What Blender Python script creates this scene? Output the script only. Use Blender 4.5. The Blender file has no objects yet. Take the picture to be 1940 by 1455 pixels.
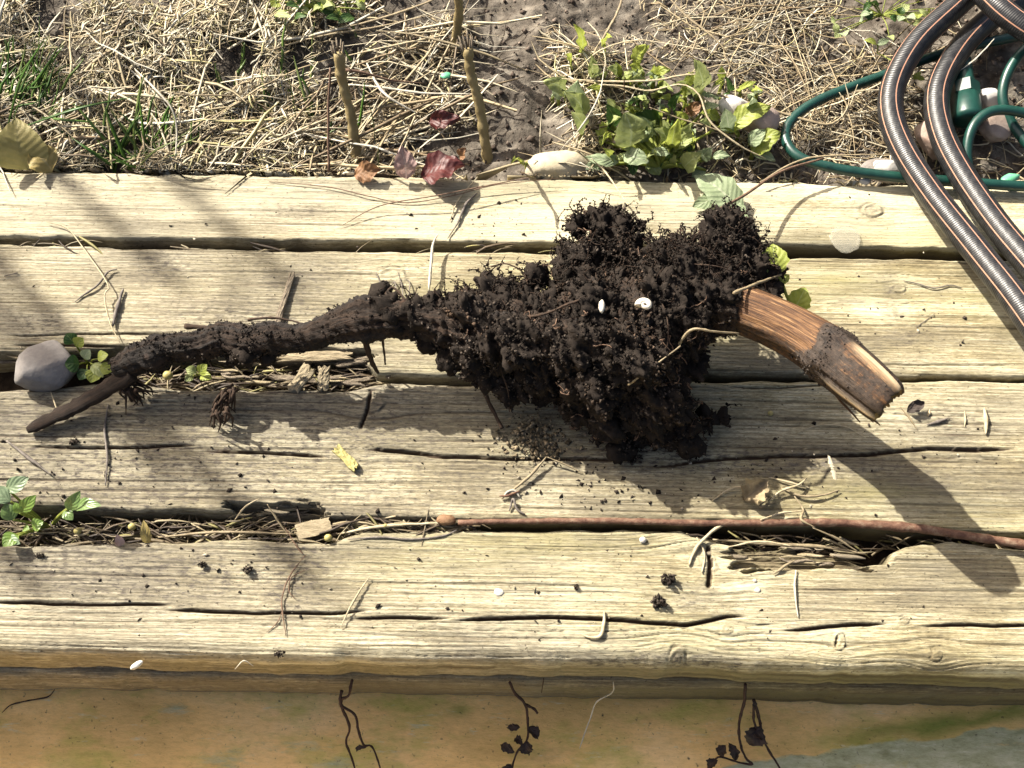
import bpy, bmesh, math, random
import numpy as np
from mathutils import Vector, Matrix

scene = bpy.context.scene
col = scene.collection
rng = np.random.default_rng(7)
random.seed(7)

# ------------------------------------------------------------------ camera
TX = 0.4663; TY = TX * 1455 / 1940
HC = 0.594; PITCH = 24.0; ROLL = 0.95
cam_d = bpy.data.cameras.new('camera'); cam = bpy.data.objects.new('camera', cam_d); col.objects.link(cam)
cam_d.sensor_width = 36; cam_d.lens = 18 / TX; cam_d.clip_start = 0.01; cam_d.clip_end = 200
CAMROT = Matrix.Rotation(math.radians(PITCH), 4, 'X') @ Matrix.Rotation(math.radians(ROLL), 4, 'Z')
cam.matrix_world = Matrix.Translation((0, 0, HC)) @ CAMROT
scene.camera = cam

# ------------------------------------------------------------------ light
SUN_EL = 39.0
SH = Vector((0.76, -0.65, 0)).normalized()            # direction shadows fall on the ground
world = bpy.data.worlds.new('World'); scene.world = world; world.use_nodes = True
nt = world.node_tree; nt.nodes.clear()
sky = nt.nodes.new('ShaderNodeTexSky'); sky.sky_type = 'NISHITA'; sky.sun_disc = False
sky.sun_elevation = math.radians(SUN_EL)
sky.sun_rotation = math.atan2(-SH.x, -SH.y)
bg = nt.nodes.new('ShaderNodeBackground'); bg.inputs['Strength'].default_value = 0.072
sky.dust_density = 8.0; sky.ozone_density = 0.2; sky.air_density = 1.0
wo = nt.nodes.new('ShaderNodeOutputWorld')
nt.links.new(sky.outputs[0], bg.inputs[0]); nt.links.new(bg.outputs[0], wo.inputs[0])
sd = bpy.data.lights.new('sun', 'SUN'); sd.energy = 5.0; sd.angle = math.radians(0.53); sd.color = (1.0, 0.945, 0.84)
sun = bpy.data.objects.new('sun', sd); col.objects.link(sun)
ldir = Vector((SH.x * math.cos(math.radians(SUN_EL)), SH.y * math.cos(math.radians(SUN_EL)), -math.sin(math.radians(SUN_EL))))
sun.rotation_euler = ldir.to_track_quat('-Z', 'Y').to_euler()
sun.location = (-1, 1, 2)
scene.view_settings.view_transform = 'Standard'; scene.view_settings.look = 'None'
scene.view_settings.gamma = 1; scene.view_settings.exposure = 1.55
scene.view_settings.use_curve_mapping = False

# ------------------------------------------------------------------ helpers
def P(px, py, z=0.0):
    """point of the photograph -> the place at height z (metres) it shows"""
    d = CAMROT.to_3x3() @ Vector(((px - 970) / 970 * TX, -(py - 727.5) / 727.5 * TY, -1))
    t = (z - HC) / d.z
    return Vector((d.x * t, d.y * t, z))
FWD = CAMROT.to_3x3() @ Vector((0, 0, -1))
def mpp(p):                                            # metres per photo pixel at a point
    return (Vector(p) - Vector((0, 0, HC))).dot(FWD) * 2 * TX / 1940

_perm = rng.random((64, 256, 256)).astype(np.float32)
def vn(x, y, s=0):
    x = np.asarray(x, dtype=np.float64); y = np.asarray(y, dtype=np.float64)
    xi = np.floor(x).astype(int); yi = np.floor(y).astype(int)
    fx = x - xi; fy = y - yi
    fx = fx * fx * (3 - 2 * fx); fy = fy * fy * (3 - 2 * fy)
    t = _perm[s % 64]
    a = t[xi & 255, yi & 255]; b = t[(xi + 1) & 255, yi & 255]
    c = t[xi & 255, (yi + 1) & 255]; d = t[(xi + 1) & 255, (yi + 1) & 255]
    return (a * (1 - fx) + b * fx) * (1 - fy) + (c * (1 - fx) + d * fx) * fy
def fbm(x, y, s=0, o=4):
    r = 0; a = 0.5; tot = 0
    for k in range(o):
        r = r + a * vn(x * 2 ** k + 17.3 * k, y * 2 ** k + 5.1 * k, s + k); tot += a; a *= 0.5
    return r / tot
def n3(p, f, s=0, o=3):                                # cheap 3-D noise from three 2-D ones, centred on 0
    x, y, z = p[:, 0] * f, p[:, 1] * f, p[:, 2] * f
    return (fbm(x + 3.1 * z, y - 2.3 * z, s, o) + fbm(y + 1.7 * x, z + 2.9 * x, s + 7, o) + fbm(z - 1.3 * y, x + 2.1 * y, s + 13, o)) / 3 - 0.5
def sstep(a, b, x):
    t = np.clip((x - a) / (b - a), 0, 1); return t * t * (3 - 2 * t)

def tag(o, label=None, cat=None, group=None, kind=None):
    if label: o['label'] = label
    if cat: o['category'] = cat
    if group: o['group'] = group
    if kind: o['kind'] = kind
    return o
def mesh_np(name, V, F, mat=None, parent=None, attrs=None, smooth=True):
    """V (n,3); F (m,k) equal-sided faces or list of such arrays; attrs {name: (n,3|4) or (n,)}"""
    V = np.asarray(V, dtype=np.float32)
    Fs = F if isinstance(F, list) else [F]
    Fs = [np.asarray(f, dtype=np.int32) for f in Fs if len(f)]
    me = bpy.data.meshes.new(name)
    me.vertices.add(len(V)); me.vertices.foreach_set('co', V.ravel())
    nl = sum(f.size for f in Fs); nf = sum(len(f) for f in Fs)
    me.loops.add(nl); me.polygons.add(nf)
    me.loops.foreach_set('vertex_index', np.concatenate([f.ravel() for f in Fs]))
    tot = np.concatenate([np.full(len(f), f.shape[1], np.int32) for f in Fs])
    me.polygons.foreach_set('loop_start', np.concatenate([[0], np.cumsum(tot)[:-1]]).astype(np.int32))
    me.polygons.foreach_set('loop_total', tot)
    me.polygons.foreach_set('use_smooth', np.full(nf, smooth, dtype=bool))
    for k, a in (attrs or {}).items():
        a = np.asarray(a, dtype=np.float32)
        if a.ndim == 1:
            at = me.attributes.new(k, 'FLOAT', 'POINT'); at.data.foreach_set('value', a)
        elif a.shape[1] == 3:
            at = me.attributes.new(k, 'FLOAT_VECTOR', 'POINT'); at.data.foreach_set('vector', a.ravel())
        else:
            at = me.attributes.new(k, 'FLOAT_COLOR', 'POINT'); at.data.foreach_set('color', a.ravel())
    me.update(calc_edges=True); me.validate()
    o = bpy.data.objects.new(name, me); col.objects.link(o)
    if mat: me.materials.append(mat)
    if parent: o.parent = parent
    return o
def empty(name, loc=(0, 0, 0)):
    o = bpy.data.objects.new(name, None); col.objects.link(o); o.location = loc; o.empty_display_size = 0.01
    return o
def adopt(o, root):                                    # keep world-space mesh data under a moved Empty
    o.parent = root
    o.matrix_parent_inverse = Matrix.Translation(-Vector(root.location))
    return o
def smooth_path(pts, n):
    """Catmull-Rom through rows of pts (any number of columns), n samples"""
    pts = np.asarray(pts, float); m = len(pts)
    if m == 2:
        t = np.linspace(0, 1, n)[:, None]; return pts[0] * (1 - t) + pts[1] * t
    ext = np.vstack([2 * pts[0] - pts[1], pts, 2 * pts[-1] - pts[-2]])
    seg = np.linalg.norm(np.diff(pts[:, :3], axis=0), axis=1); cum = np.concatenate([[0], np.cumsum(seg)])
    s = np.linspace(0, cum[-1], n); i = np.clip(np.searchsorted(cum, s, side='right') - 1, 0, m - 2)
    t = ((s - cum[i]) / np.maximum(seg[i], 1e-9))[:, None]
    p0, p1, p2, p3 = ext[i], ext[i + 1], ext[i + 2], ext[i + 3]
    return 0.5 * (2 * p1 + (p2 - p0) * t + (2 * p0 - 5 * p1 + 4 * p2 - p3) * t ** 2 + (3 * p1 - p0 - 3 * p2 + p3) * t ** 3)
def frames(C):
    T = np.gradient(C, axis=0); T /= np.linalg.norm(T, axis=1)[:, None] + 1e-12
    N = np.zeros_like(T)
    a = np.array([0, 0, 1.0]) if abs(T[0][2]) < 0.9 else np.array([1.0, 0, 0])
    n = np.cross(np.cross(T[0], a), T[0]); n /= np.linalg.norm(n)
    for i in range(len(T)):
        n = n - T[i] * n.dot(T[i]); n /= np.linalg.norm(n) + 1e-12; N[i] = n
    return T, N, np.cross(T, N)
def tube_arr(C, R, seg=8, flat=1.0, rough=0.0, nf=200, s=0, cap=True):
    """-> V, F list, tuv(cos, sin, length) for a tube along C with radii R"""
    C = np.asarray(C, float); n = len(C); R = np.broadcast_to(np.asarray(R, float), (n,))
    T, N, B = frames(C)
    th = np.linspace(0, 2 * math.pi, seg, endpoint=False)
    ring = np.cos(th)[None, :, None] * N[:, None, :] * flat + np.sin(th)[None, :, None] * B[:, None, :]
    V = (C[:, None, :] + ring * R[:, None, None]).reshape(-1, 3)
    L = np.concatenate([[0], np.cumsum(np.linalg.norm(np.diff(C, axis=0), axis=1))])
    tuv = np.stack([np.tile(np.cos(th), n), np.tile(np.sin(th), n), np.repeat(L, seg)], 1)
    if rough:
        V = V + ring.reshape(-1, 3) * (n3(V, nf, s) * rough * 2)[:, None] * np.repeat(R, seg)[:, None]
    i = np.arange(n - 1)[:, None] * seg; j = np.arange(seg)[None, :]; j2 = (j + 1) % seg
    F = np.stack([i + j, i + j2, i + seg + j2, i + seg + j], -1).reshape(-1, 4)
    Fs = [F]
    if cap:
        V = np.vstack([V, C[0], C[-1]]); tuv = np.vstack([tuv, [0, 0, 0], [0, 0, L[-1]]])
        k = n * seg; e = (n - 1) * seg; jj = np.arange(seg)
        Fs.append(np.concatenate([np.stack([np.full(seg, k), (jj + 1) % seg, jj], 1),
                                  np.stack([np.full(seg, k + 1), e + jj, e + (jj + 1) % seg], 1)]))
    return V, Fs, tuv
def merge(parts):
    """parts: list of (V, [F4?, F3?], A) -> merged V, [F by size], A"""
    Vs, As, by = [], [], {}
    off = 0
    for V, Fs, A in parts:
        Vs.append(V); As.append(A)
        for f in (Fs if isinstance(Fs, list) else [Fs]):
            if len(f): by.setdefault(f.shape[1], []).append(np.asarray(f) + off)
        off += len(V)
    return np.vstack(Vs), [np.vstack(v) for v in by.values()], np.vstack(As)
def tube(name, pts, r, mat, parent=None, n=None, seg=8, rough=0.0, nf=250, flat=1.0, s=0, kink=0.35):
    """pts rows (x,y,z) or (x,y,z,r) in metres"""
    pts = np.asarray([list(p) for p in pts], float)
    n = n or max(6, len(pts) * 5)
    Q = smooth_path(pts, n)
    R = Q[:, 3] if Q.shape[1] > 3 else np.full(n, r)
    if rough and kink:
        t = np.cumsum(np.linalg.norm(np.diff(Q[:, :3], axis=0, prepend=Q[:1, :3]), axis=1)) / 0.004; sd_ = int(abs(Q[0, 0]) * 1e5) % 50
        for ax_ in range(3): Q[:, ax_] += (vn(t, t * 0 + ax_ * 3.3, sd_ + ax_) - 0.5) * np.minimum(R * 1.5, 0.0011) * kink * (0.6 if ax_ == 2 else 1)
        R = R * (0.82 + 0.36 * vn(t * 1.7, t * 0 + 9, sd_ + 5))
    V, F, tuv = tube_arr(Q[:, :3], np.maximum(R, 1e-4), seg, flat, rough, nf, s)
    return mesh_np(name, V, F, mat, parent, {'tuv': tuv})
ICO_V = np.array([[1, 0, 0], [-1, 0, 0], [0, 1, 0], [0, -1, 0], [0, 0, 1], [0, 0, -1]]) * 1.15   # crumb template: 8 triangles
ICO_F = np.array([[0, 2, 4], [2, 1, 4], [1, 3, 4], [3, 0, 4], [2, 0, 5], [1, 2, 5], [3, 1, 5], [0, 3, 5]])
def icos(sub):
    b = bmesh.new(); bmesh.ops.create_icosphere(b, subdivisions=sub, radius=1)
    V = np.array([v.co[:] for v in b.verts]); F = np.array([[v.index for v in f.verts] for f in b.faces]); b.free()
    return V, F
def rock(name, c, rad, mat, parent=None, sub=4, amp=0.25, f=1.6, s=0, rotz=0.0, flatness=0.0):
    V, F = icos(sub)
    d = 1 + amp * 2 * n3(V + 3.3 * s, f, s, 3) + amp * 0.35 * n3(V + s, f * 5, s + 3, 3)
    V = V * d[:, None]
    if flatness:                                       # a few cleaved facets
        r = np.random.default_rng(s)
        for k in range(11):
            nrm = r.normal(size=3); nrm /= np.linalg.norm(nrm); lim = r.uniform(0.5, 0.8)
            h = V @ nrm; over = np.maximum(h - lim, 0) * flatness
            V = V - nrm[None, :] * over[:, None]
    V = V * np.asarray(rad)
    cz, sz = math.cos(rotz), math.sin(rotz)
    V = np.stack([V[:, 0] * cz - V[:, 1] * sz, V[:, 0] * sz + V[:, 1] * cz, V[:, 2]], 1) + np.asarray(c)
    return mesh_np(name, V, F, mat, parent)
def blobs(C, rad, seed, jag=0.35):
    """many little lumps: C (n,3) centres, rad (n,) -> V, F"""
    r = np.random.default_rng(seed); n = len(C)
    base = ICO_V[None] * (1 + jag * r.normal(size=(n, len(ICO_V), 1)).clip(-1.5, 1.5))
    sc = rad[:, None, None] * r.uniform(0.65, 1.25, (n, 1, 3))
    a = r.uniform(0, 6.28, n); ca, sa = np.cos(a)[:, None], np.sin(a)[:, None]
    B = base * sc
    B = np.stack([B[..., 0] * ca - B[..., 1] * sa, B[..., 0] * sa + B[..., 1] * ca, B[..., 2]], -1)
    V = (B + C[:, None, :]).reshape(-1, 3)
    F = (ICO_F[None] + (np.arange(n) * len(ICO_V))[:, None, None]).reshape(-1, 3)
    return V, F
def strands(P0, head, L, W, Z, lift, curl, seed, K=5, slope=None):
    """lying or rising stalks as thin three-sided tubes, all at once"""
    r = np.random.default_rng(seed); n = len(P0)
    t = np.linspace(0, 1, K)[None, :]
    ang = head[:, None] + curl[:, None] * (t - 0.5) + 0.05 * r.normal(size=(n, K))
    step = (L / (K - 1))[:, None]
    dx = np.cumsum(np.cos(ang) * step, 1) - np.cos(ang) * step; dy = np.cumsum(np.sin(ang) * step, 1) - np.sin(ang) * step
    x = P0[:, 0:1] + dx; y = P0[:, 1:2] + dy
    z = Z(x, y) + P0[:, 2:3] + lift[:, None] * np.sin(math.pi * t) + (slope[:, None] * t ** 1.3 if slope is not None else 0)
    C = np.stack([x, y, z], -1)
    T = np.gradient(C, axis=1); T /= np.linalg.norm(T, axis=2, keepdims=True) + 1e-9
    S = np.stack([-T[..., 1], T[..., 0], np.zeros_like(T[..., 0])], -1); S /= np.linalg.norm(S, axis=2, keepdims=True) + 1e-9
    U = np.cross(T, S)
    roll = r.uniform(-0.7, 0.7, n)[:, None, None]
    S2 = S * np.cos(roll) + U * np.sin(roll); U2 = U * np.cos(roll) - S * np.sin(roll)
    tp = (1 - 0.75 * np.abs(t - 0.4) ** 2 / 0.36)[..., None] * W[:, None, None]
    V = np.stack([C + S2 * tp, C + U2 * tp * 0.35, C - S2 * tp], 2)      # n,K,3,3
    V = V.reshape(-1, 3)
    b = (np.arange(n) * K * 3)[:, None, None] + (np.arange(K - 1) * 3)[None, :, None]
    q = np.array([[0, 1, 4, 3], [1, 2, 5, 4], [2, 0, 3, 5]])
    F = (b[..., None] + q[None, None]).reshape(-1, 4)
    return V, F
def colrep(c, k):                                      # per-thing colour -> per-vertex rgba
    c = np.repeat(np.asarray(c), k, axis=0); return np.hstack([c, np.ones((len(c), 1))])

# ------------------------------------------------------------------ materials
def new_mat(name):
    m = bpy.data.materials.new(name); m.use_nodes = True
    n = m.node_tree; b = n.nodes['Principled BSDF']
    b.inputs['Specular IOR Level'].default_value = 0.25
    return m, n, b
def N_(nt, t, **kw):
    n = nt.nodes.new(t)
    for k, v in kw.items():
        if hasattr(n, k): setattr(n, k, v)
        else: n.inputs[k].default_value = v
    return n
def noise_(nt, scale, detail=4, rough=0.6, vec=None, stretch=None):
    tc = nt.nodes.new('ShaderNodeTexCoord'); src = vec or tc.outputs['Object']
    if stretch:
        mp = nt.nodes.new('ShaderNodeMapping'); mp.inputs['Scale'].default_value = stretch
        nt.links.new(src, mp.inputs['Vector']); src = mp.outputs[0]
    t = nt.nodes.new('ShaderNodeTexNoise'); t.inputs['Scale'].default_value = scale
    t.inputs['Detail'].default_value = detail; t.inputs['Roughness'].default_value = rough
    nt.links.new(src, t.inputs['Vector'])
    return t.outputs['Fac']
def ramp_(nt, fac, stops):
    r = nt.nodes.new('ShaderNodeValToRGB'); e = r.color_ramp.elements
    while len(e) < len(stops): e.new(0.5)
    for k, (p, c) in enumerate(stops):
        e[k].position = p; e[k].color = (*c, 1) if len(c) == 3 else c
    nt.links.new(fac, r.inputs[0]); return r.outputs[0]
def mix_(nt, a, b, fac, mode='MIX'):
    m = nt.nodes.new('ShaderNodeMix'); m.data_type = 'RGBA'; m.blend_type = mode
    for v, i in ((fac, 0), (a, 6), (b, 7)):
        if hasattr(v, 'is_output') or isinstance(v, bpy.types.NodeSocket): nt.links.new(v, m.inputs[i])
        else: m.inputs[i].default_value = v if i == 0 else (*v, 1)
    return m.outputs[2]
def math_(nt, op, a, b=None, clamp=False):
    m = nt.nodes.new('ShaderNodeMath'); m.operation = op; m.use_clamp = clamp
    for v, i in ((a, 0), (b, 1)):
        if v is None: continue
        if isinstance(v, bpy.types.NodeSocket): nt.links.new(v, m.inputs[i])
        else: m.inputs[i].default_value = v
    return m.outputs[0]
def bump_(nt, b, h, strength, dist):
    bp = nt.nodes.new('ShaderNodeBump'); bp.inputs['Strength'].default_value = strength; bp.inputs['Distance'].default_value = dist
    nt.links.new(h, bp.inputs['Height']); nt.links.new(bp.outputs[0], b.inputs['Normal'])
def dim(c, k): return tuple(v * k for v in c)
def simple(name, c1, c2, scale=150, rough=0.8, bump=0.4, dist=0.0008, spec=0.25, stretch=None, c3=None, sub=0.0, detail=5):
    c1, c2 = dim(c1, 0.6), dim(c2, 0.6); c3 = dim(c3, 0.6) if c3 else None
    m, n, b = new_mat(name)
    f = noise_(n, scale, detail, 0.65, stretch=stretch)
    st = [(0.32, c1), (0.68, c2)] if c3 is None else [(0.3, c1), (0.52, c2), (0.72, c3)]
    n.links.new(ramp_(n, f, st), b.inputs['Base Color'])
    b.inputs['Roughness'].default_value = rough; b.inputs['Specular IOR Level'].default_value = spec
    if bump: bump_(n, b, noise_(n, scale * 3, 4, 0.7, stretch=stretch), bump, dist)
    if sub: b.inputs['Subsurface Weight'].default_value = sub; b.inputs['Subsurface Radius'].default_value = (0.004, 0.003, 0.002)
    return m
def by_attr(name, rough=0.7, var=0.35, scale=300, transl=0.0, spec=0.25, bump=0.2):
    """colour of each strand or crumb from its own 'col' attribute, mottled by noise"""
    m, n, b = new_mat(name)
    a = n.nodes.new('ShaderNodeAttribute'); a.attribute_name = 'col'
    f = noise_(n, scale, 4, 0.6)
    g = ramp_(n, f, [(0.3, ((1 - var) * 0.66,) * 3), (0.7, ((1 + var * 0.3) * 0.66,) * 3)])
    c = mix_(n, a.outputs['Color'], g, 1.0, 'MULTIPLY')
    n.links.new(c, b.inputs['Base Color']); b.inputs['Roughness'].default_value = rough; b.inputs['Specular IOR Level'].default_value = spec
    if bump: bump_(n, b, noise_(n, scale * 2, 3, 0.6), bump, 0.0005)
    if transl:
        t = n.nodes.new('ShaderNodeBsdfTranslucent'); n.links.new(c, t.inputs['Color'])
        mx = n.nodes.new('ShaderNodeMixShader'); mx.inputs[0].default_value = transl
        out = n.nodes['Material Output']
        n.links.new(b.outputs[0], mx.inputs[1]); n.links.new(t.outputs[0], mx.inputs[2]); n.links.new(mx.outputs[0], out.inputs['Surface'])
    return m
def leaf_mat(name, c1, c2, vein, rough=0.45, transl=0.3, scale=180):
    """leaf with midrib and side veins from the blade's own coordinates (tuv: across, along, 0)"""
    c1, c2, vein = dim(c1, 0.78), dim(c2, 0.78), dim(vein, 0.68)
    m, n, b = new_mat(name)
    a = n.nodes.new('ShaderNodeAttribute'); a.attribute_name = 'tuv'
    sx = n.nodes.new('ShaderNodeSeparateXYZ'); n.links.new(a.outputs['Vector'], sx.inputs[0])
    ax = math_(n, 'ABSOLUTE', sx.outputs[0])
    w = math_(n, 'SINE', math_(n, 'MULTIPLY', math_(n, 'SUBTRACT', sx.outputs[1], math_(n, 'MULTIPLY', ax, 0.28)), 46.0))
    side = math_(n, 'GREATER_THAN', w, 0.86)
    mid = math_(n, 'LESS_THAN', ax, 0.06)
    v = math_(n, 'MAXIMUM', math_(n, 'MULTIPLY', side, 0.28), mid)
    base = ramp_(n, noise_(n, scale, 4, 0.6), [(0.3, c1), (0.7, c2)])
    c = mix_(n, base, vein, v)
    n.links.new(c, b.inputs['Base Color']); b.inputs['Roughness'].default_value = rough; b.inputs['Specular IOR Level'].default_value = 0.35
    bump_(n, b, math_(n, 'ADD', w, math_(n, 'MULTIPLY', noise_(n, 500, 3, 0.6), 2.0)), 0.25, 0.0005)
    t = n.nodes.new('ShaderNodeBsdfTranslucent'); n.links.new(c, t.inputs['Color'])
    mx = n.nodes.new('ShaderNodeMixShader'); mx.inputs[0].default_value = transl
    n.links.new(b.outputs[0], mx.inputs[1]); n.links.new(t.outputs[0], mx.inputs[2]); n.links.new(mx.outputs[0], n.nodes['Material Output'].inputs['Surface'])
    return m

def wood_mat():
    m, n, b = new_mat('weathered_timber')
    a = n.nodes.new('ShaderNodeAttribute'); a.attribute_name = 'wood'      # r line, g stain, b algae, a tone
    s = n.nodes.new('ShaderNodeSeparateColor'); n.links.new(a.outputs['Color'], s.inputs[0])
    fib = noise_(n, 1, 6, 0.65, stretch=(20, 1000, 300))
    fib2 = noise_(n, 1, 4, 0.7, stretch=(260, 1100, 800))
    blot = noise_(n, 30, 7, 0.7, stretch=(0.6, 1.3, 1))
    streak = noise_(n, 1, 3, 0.6, stretch=(9, 720, 200))
    stm = math_(n, 'MULTIPLY', math_(n, 'SUBTRACT', streak, 0.585, True), 7.0, True)
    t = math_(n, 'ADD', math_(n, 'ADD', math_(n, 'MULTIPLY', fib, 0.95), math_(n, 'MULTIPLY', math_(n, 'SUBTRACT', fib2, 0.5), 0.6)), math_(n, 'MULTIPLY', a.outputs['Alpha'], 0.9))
    big = noise_(n, 7, 6, 0.62, stretch=(0.7, 1.8, 1))
    t = math_(n, 'ADD', t, math_(n, 'ADD', math_(n, 'MULTIPLY', blot, 0.75), math_(n, 'MULTIPLY', math_(n, 'SUBTRACT', big, 0.5), 1.1)))
    c = ramp_(n, math_(n, 'SUBTRACT', t, 0.74), [(0.10, (0.062, 0.045, 0.026)), (0.34, (0.13, 0.104, 0.056)), (0.56, (0.265, 0.226, 0.128)), (0.80, (0.50, 0.455, 0.31))])
    c = mix_(n, c, (0.185, 0.165, 0.055), math_(n, 'MULTIPLY', s.outputs[2], math_(n, 'MULTIPLY', blot, 2.2), True))
    ble = n.nodes.new('ShaderNodeAttribute'); ble.attribute_name = 'bleach'
    c = mix_(n, c, ramp_(n, math_(n, 'ADD', math_(n, 'MULTIPLY', fib, 0.7), math_(n, 'MULTIPLY', fib2, 0.3)), [(0.34, (0.10, 0.086, 0.062)), (0.5, (0.27, 0.24, 0.17)), (0.64, (0.54, 0.49, 0.37))]), math_(n, 'MULTIPLY', ble.outputs['Fac'], 0.85))
    gp = noise_(n, 9, 6, 0.68, stretch=(0.6, 1.7, 1))
    gpm = math_(n, 'MULTIPLY', math_(n, 'SUBTRACT', gp, 0.46, True), 4.2, True)
    c = mix_(n, c, ramp_(n, fib, [(0.3, (0.062, 0.054, 0.04)), (0.7, (0.17, 0.152, 0.112))]), math_(n, 'MULTIPLY', gpm, 0.85))
    gr = ramp_(n, fib2, [(0.3, (0.04, 0.034, 0.027)), (0.7, (0.125, 0.108, 0.086))])
    sp = noise_(n, 300, 4, 0.7, stretch=(0.55, 1.5, 1))
    spm = math_(n, 'MULTIPLY', math_(n, 'SUBTRACT', sp, 0.47, True), 6.0, True)
    c = mix_(n, c, gr, math_(n, 'MULTIPLY', s.outputs[1], math_(n, 'ADD', math_(n, 'MULTIPLY', spm, 0.7), 0.4), True))
    spots = noise_(n, 620, 2, 0.5, stretch=(0.7, 1.1, 1))
    spt = math_(n, 'MULTIPLY', math_(n, 'SUBTRACT', spots, 0.635, True), 9.0, True)
    c = mix_(n, c, (0.025, 0.018, 0.013), math_(n, 'MULTIPLY', spt, 0.75, True))
    c = mix_(n, c, (0.06, 0.04, 0.024), math_(n, 'MULTIPLY', math_(n, 'MULTIPLY', stm, math_(n, 'MULTIPLY', math_(n, 'SUBTRACT', big, 0.38, True), 4.0, True)), 0.8, True))
    c = mix_(n, c, (0.035, 0.021, 0.012), math_(n, 'MULTIPLY', s.outputs[0], 0.95, True))
    n.links.new(c, b.inputs['Base Color']); b.inputs['Roughness'].default_value = 0.78
    b.inputs['Specular IOR Level'].default_value = 0.2
    h = math_(n, 'ADD', math_(n, 'MULTIPLY', fib, 0.6), math_(n, 'MULTIPLY', fib2, 0.6))
    h = math_(n, 'SUBTRACT', h, math_(n, 'MULTIPLY', stm, 0.5))
    bump_(n, b, h, 0.75, 0.0008)
    return m
M_WOOD = wood_mat()
M_SOIL = simple('garden_soil', (0.04, 0.032, 0.025), (0.15, 0.128, 0.103), 70, 0.95, 0.8, 0.002, 0.1, c3=(0.33, 0.29, 0.235))
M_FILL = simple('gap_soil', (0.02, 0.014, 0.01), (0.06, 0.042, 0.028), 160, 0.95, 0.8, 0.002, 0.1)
M_STRAW = by_attr('straw', 0.55, 0.35, 260, 0.12, 0.3)
M_CRUMB = by_attr('crumbs', 0.95, 0.4, 500, 0.0, 0.1, 0.5)
M_GRASS = by_attr('grass_blade', 0.4, 0.25, 120, 0.3, 0.35)

# ------------------------------------------------------------------ ground
Y_BACK = P(970, 338, 0).y                              # back edge of the timbers
def gh(x, y):
    """height of the garden bed"""
    d = np.clip((y - Y_BACK) / 0.35, 0, 3)
    h = -0.014 + 0.012 * d + 0.034 * (fbm(x * 9 + 4, y * 9 + 2, 3, 3) - 0.5) * np.clip(d * 4, 0.25, 1) + 0.010 * (fbm(x * 45, y * 45, 9, 4) - 0.5)
    return h + 0.006 * (fbm(x * 160, y * 160, 21, 3) - 0.5)
def grid(name, xs, ys, zf, mat, attrs=None):
    X, Y = np.meshgrid(xs, ys); Z = zf(X, Y)
    V = np.stack([X, Y, Z], -1).reshape(-1, 3); nx = len(xs); ny = len(ys)
    i = (np.arange(ny - 1) * nx)[:, None] + np.arange(nx - 1)[None]
    F = np.stack([i, i + 1, i + nx + 1, i + nx], -1).reshape(-1, 4)
    return mesh_np(name, V, F, mat, None, attrs(X, Y) if attrs else None)
xs = np.concatenate([np.linspace(-30, -1.2, 30)[:-1], np.linspace(-1.2, -0.5, 60)[:-1], np.linspace(-0.5, 0.5, 380)[:-1], np.linspace(0.5, 1.2, 60)[:-1], np.linspace(1.2, 30, 30)])
ys = np.concatenate([[Y_BACK - 0.006], np.linspace(Y_BACK - 0.003, Y_BACK + 0.26, 125)[:-1], np.linspace(Y_BACK + 0.26, 1.3, 60)[:-1], np.linspace(1.3, 40, 30)])
tag(grid('garden_soil', xs, ys, gh, M_SOIL), kind='structure')

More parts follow.
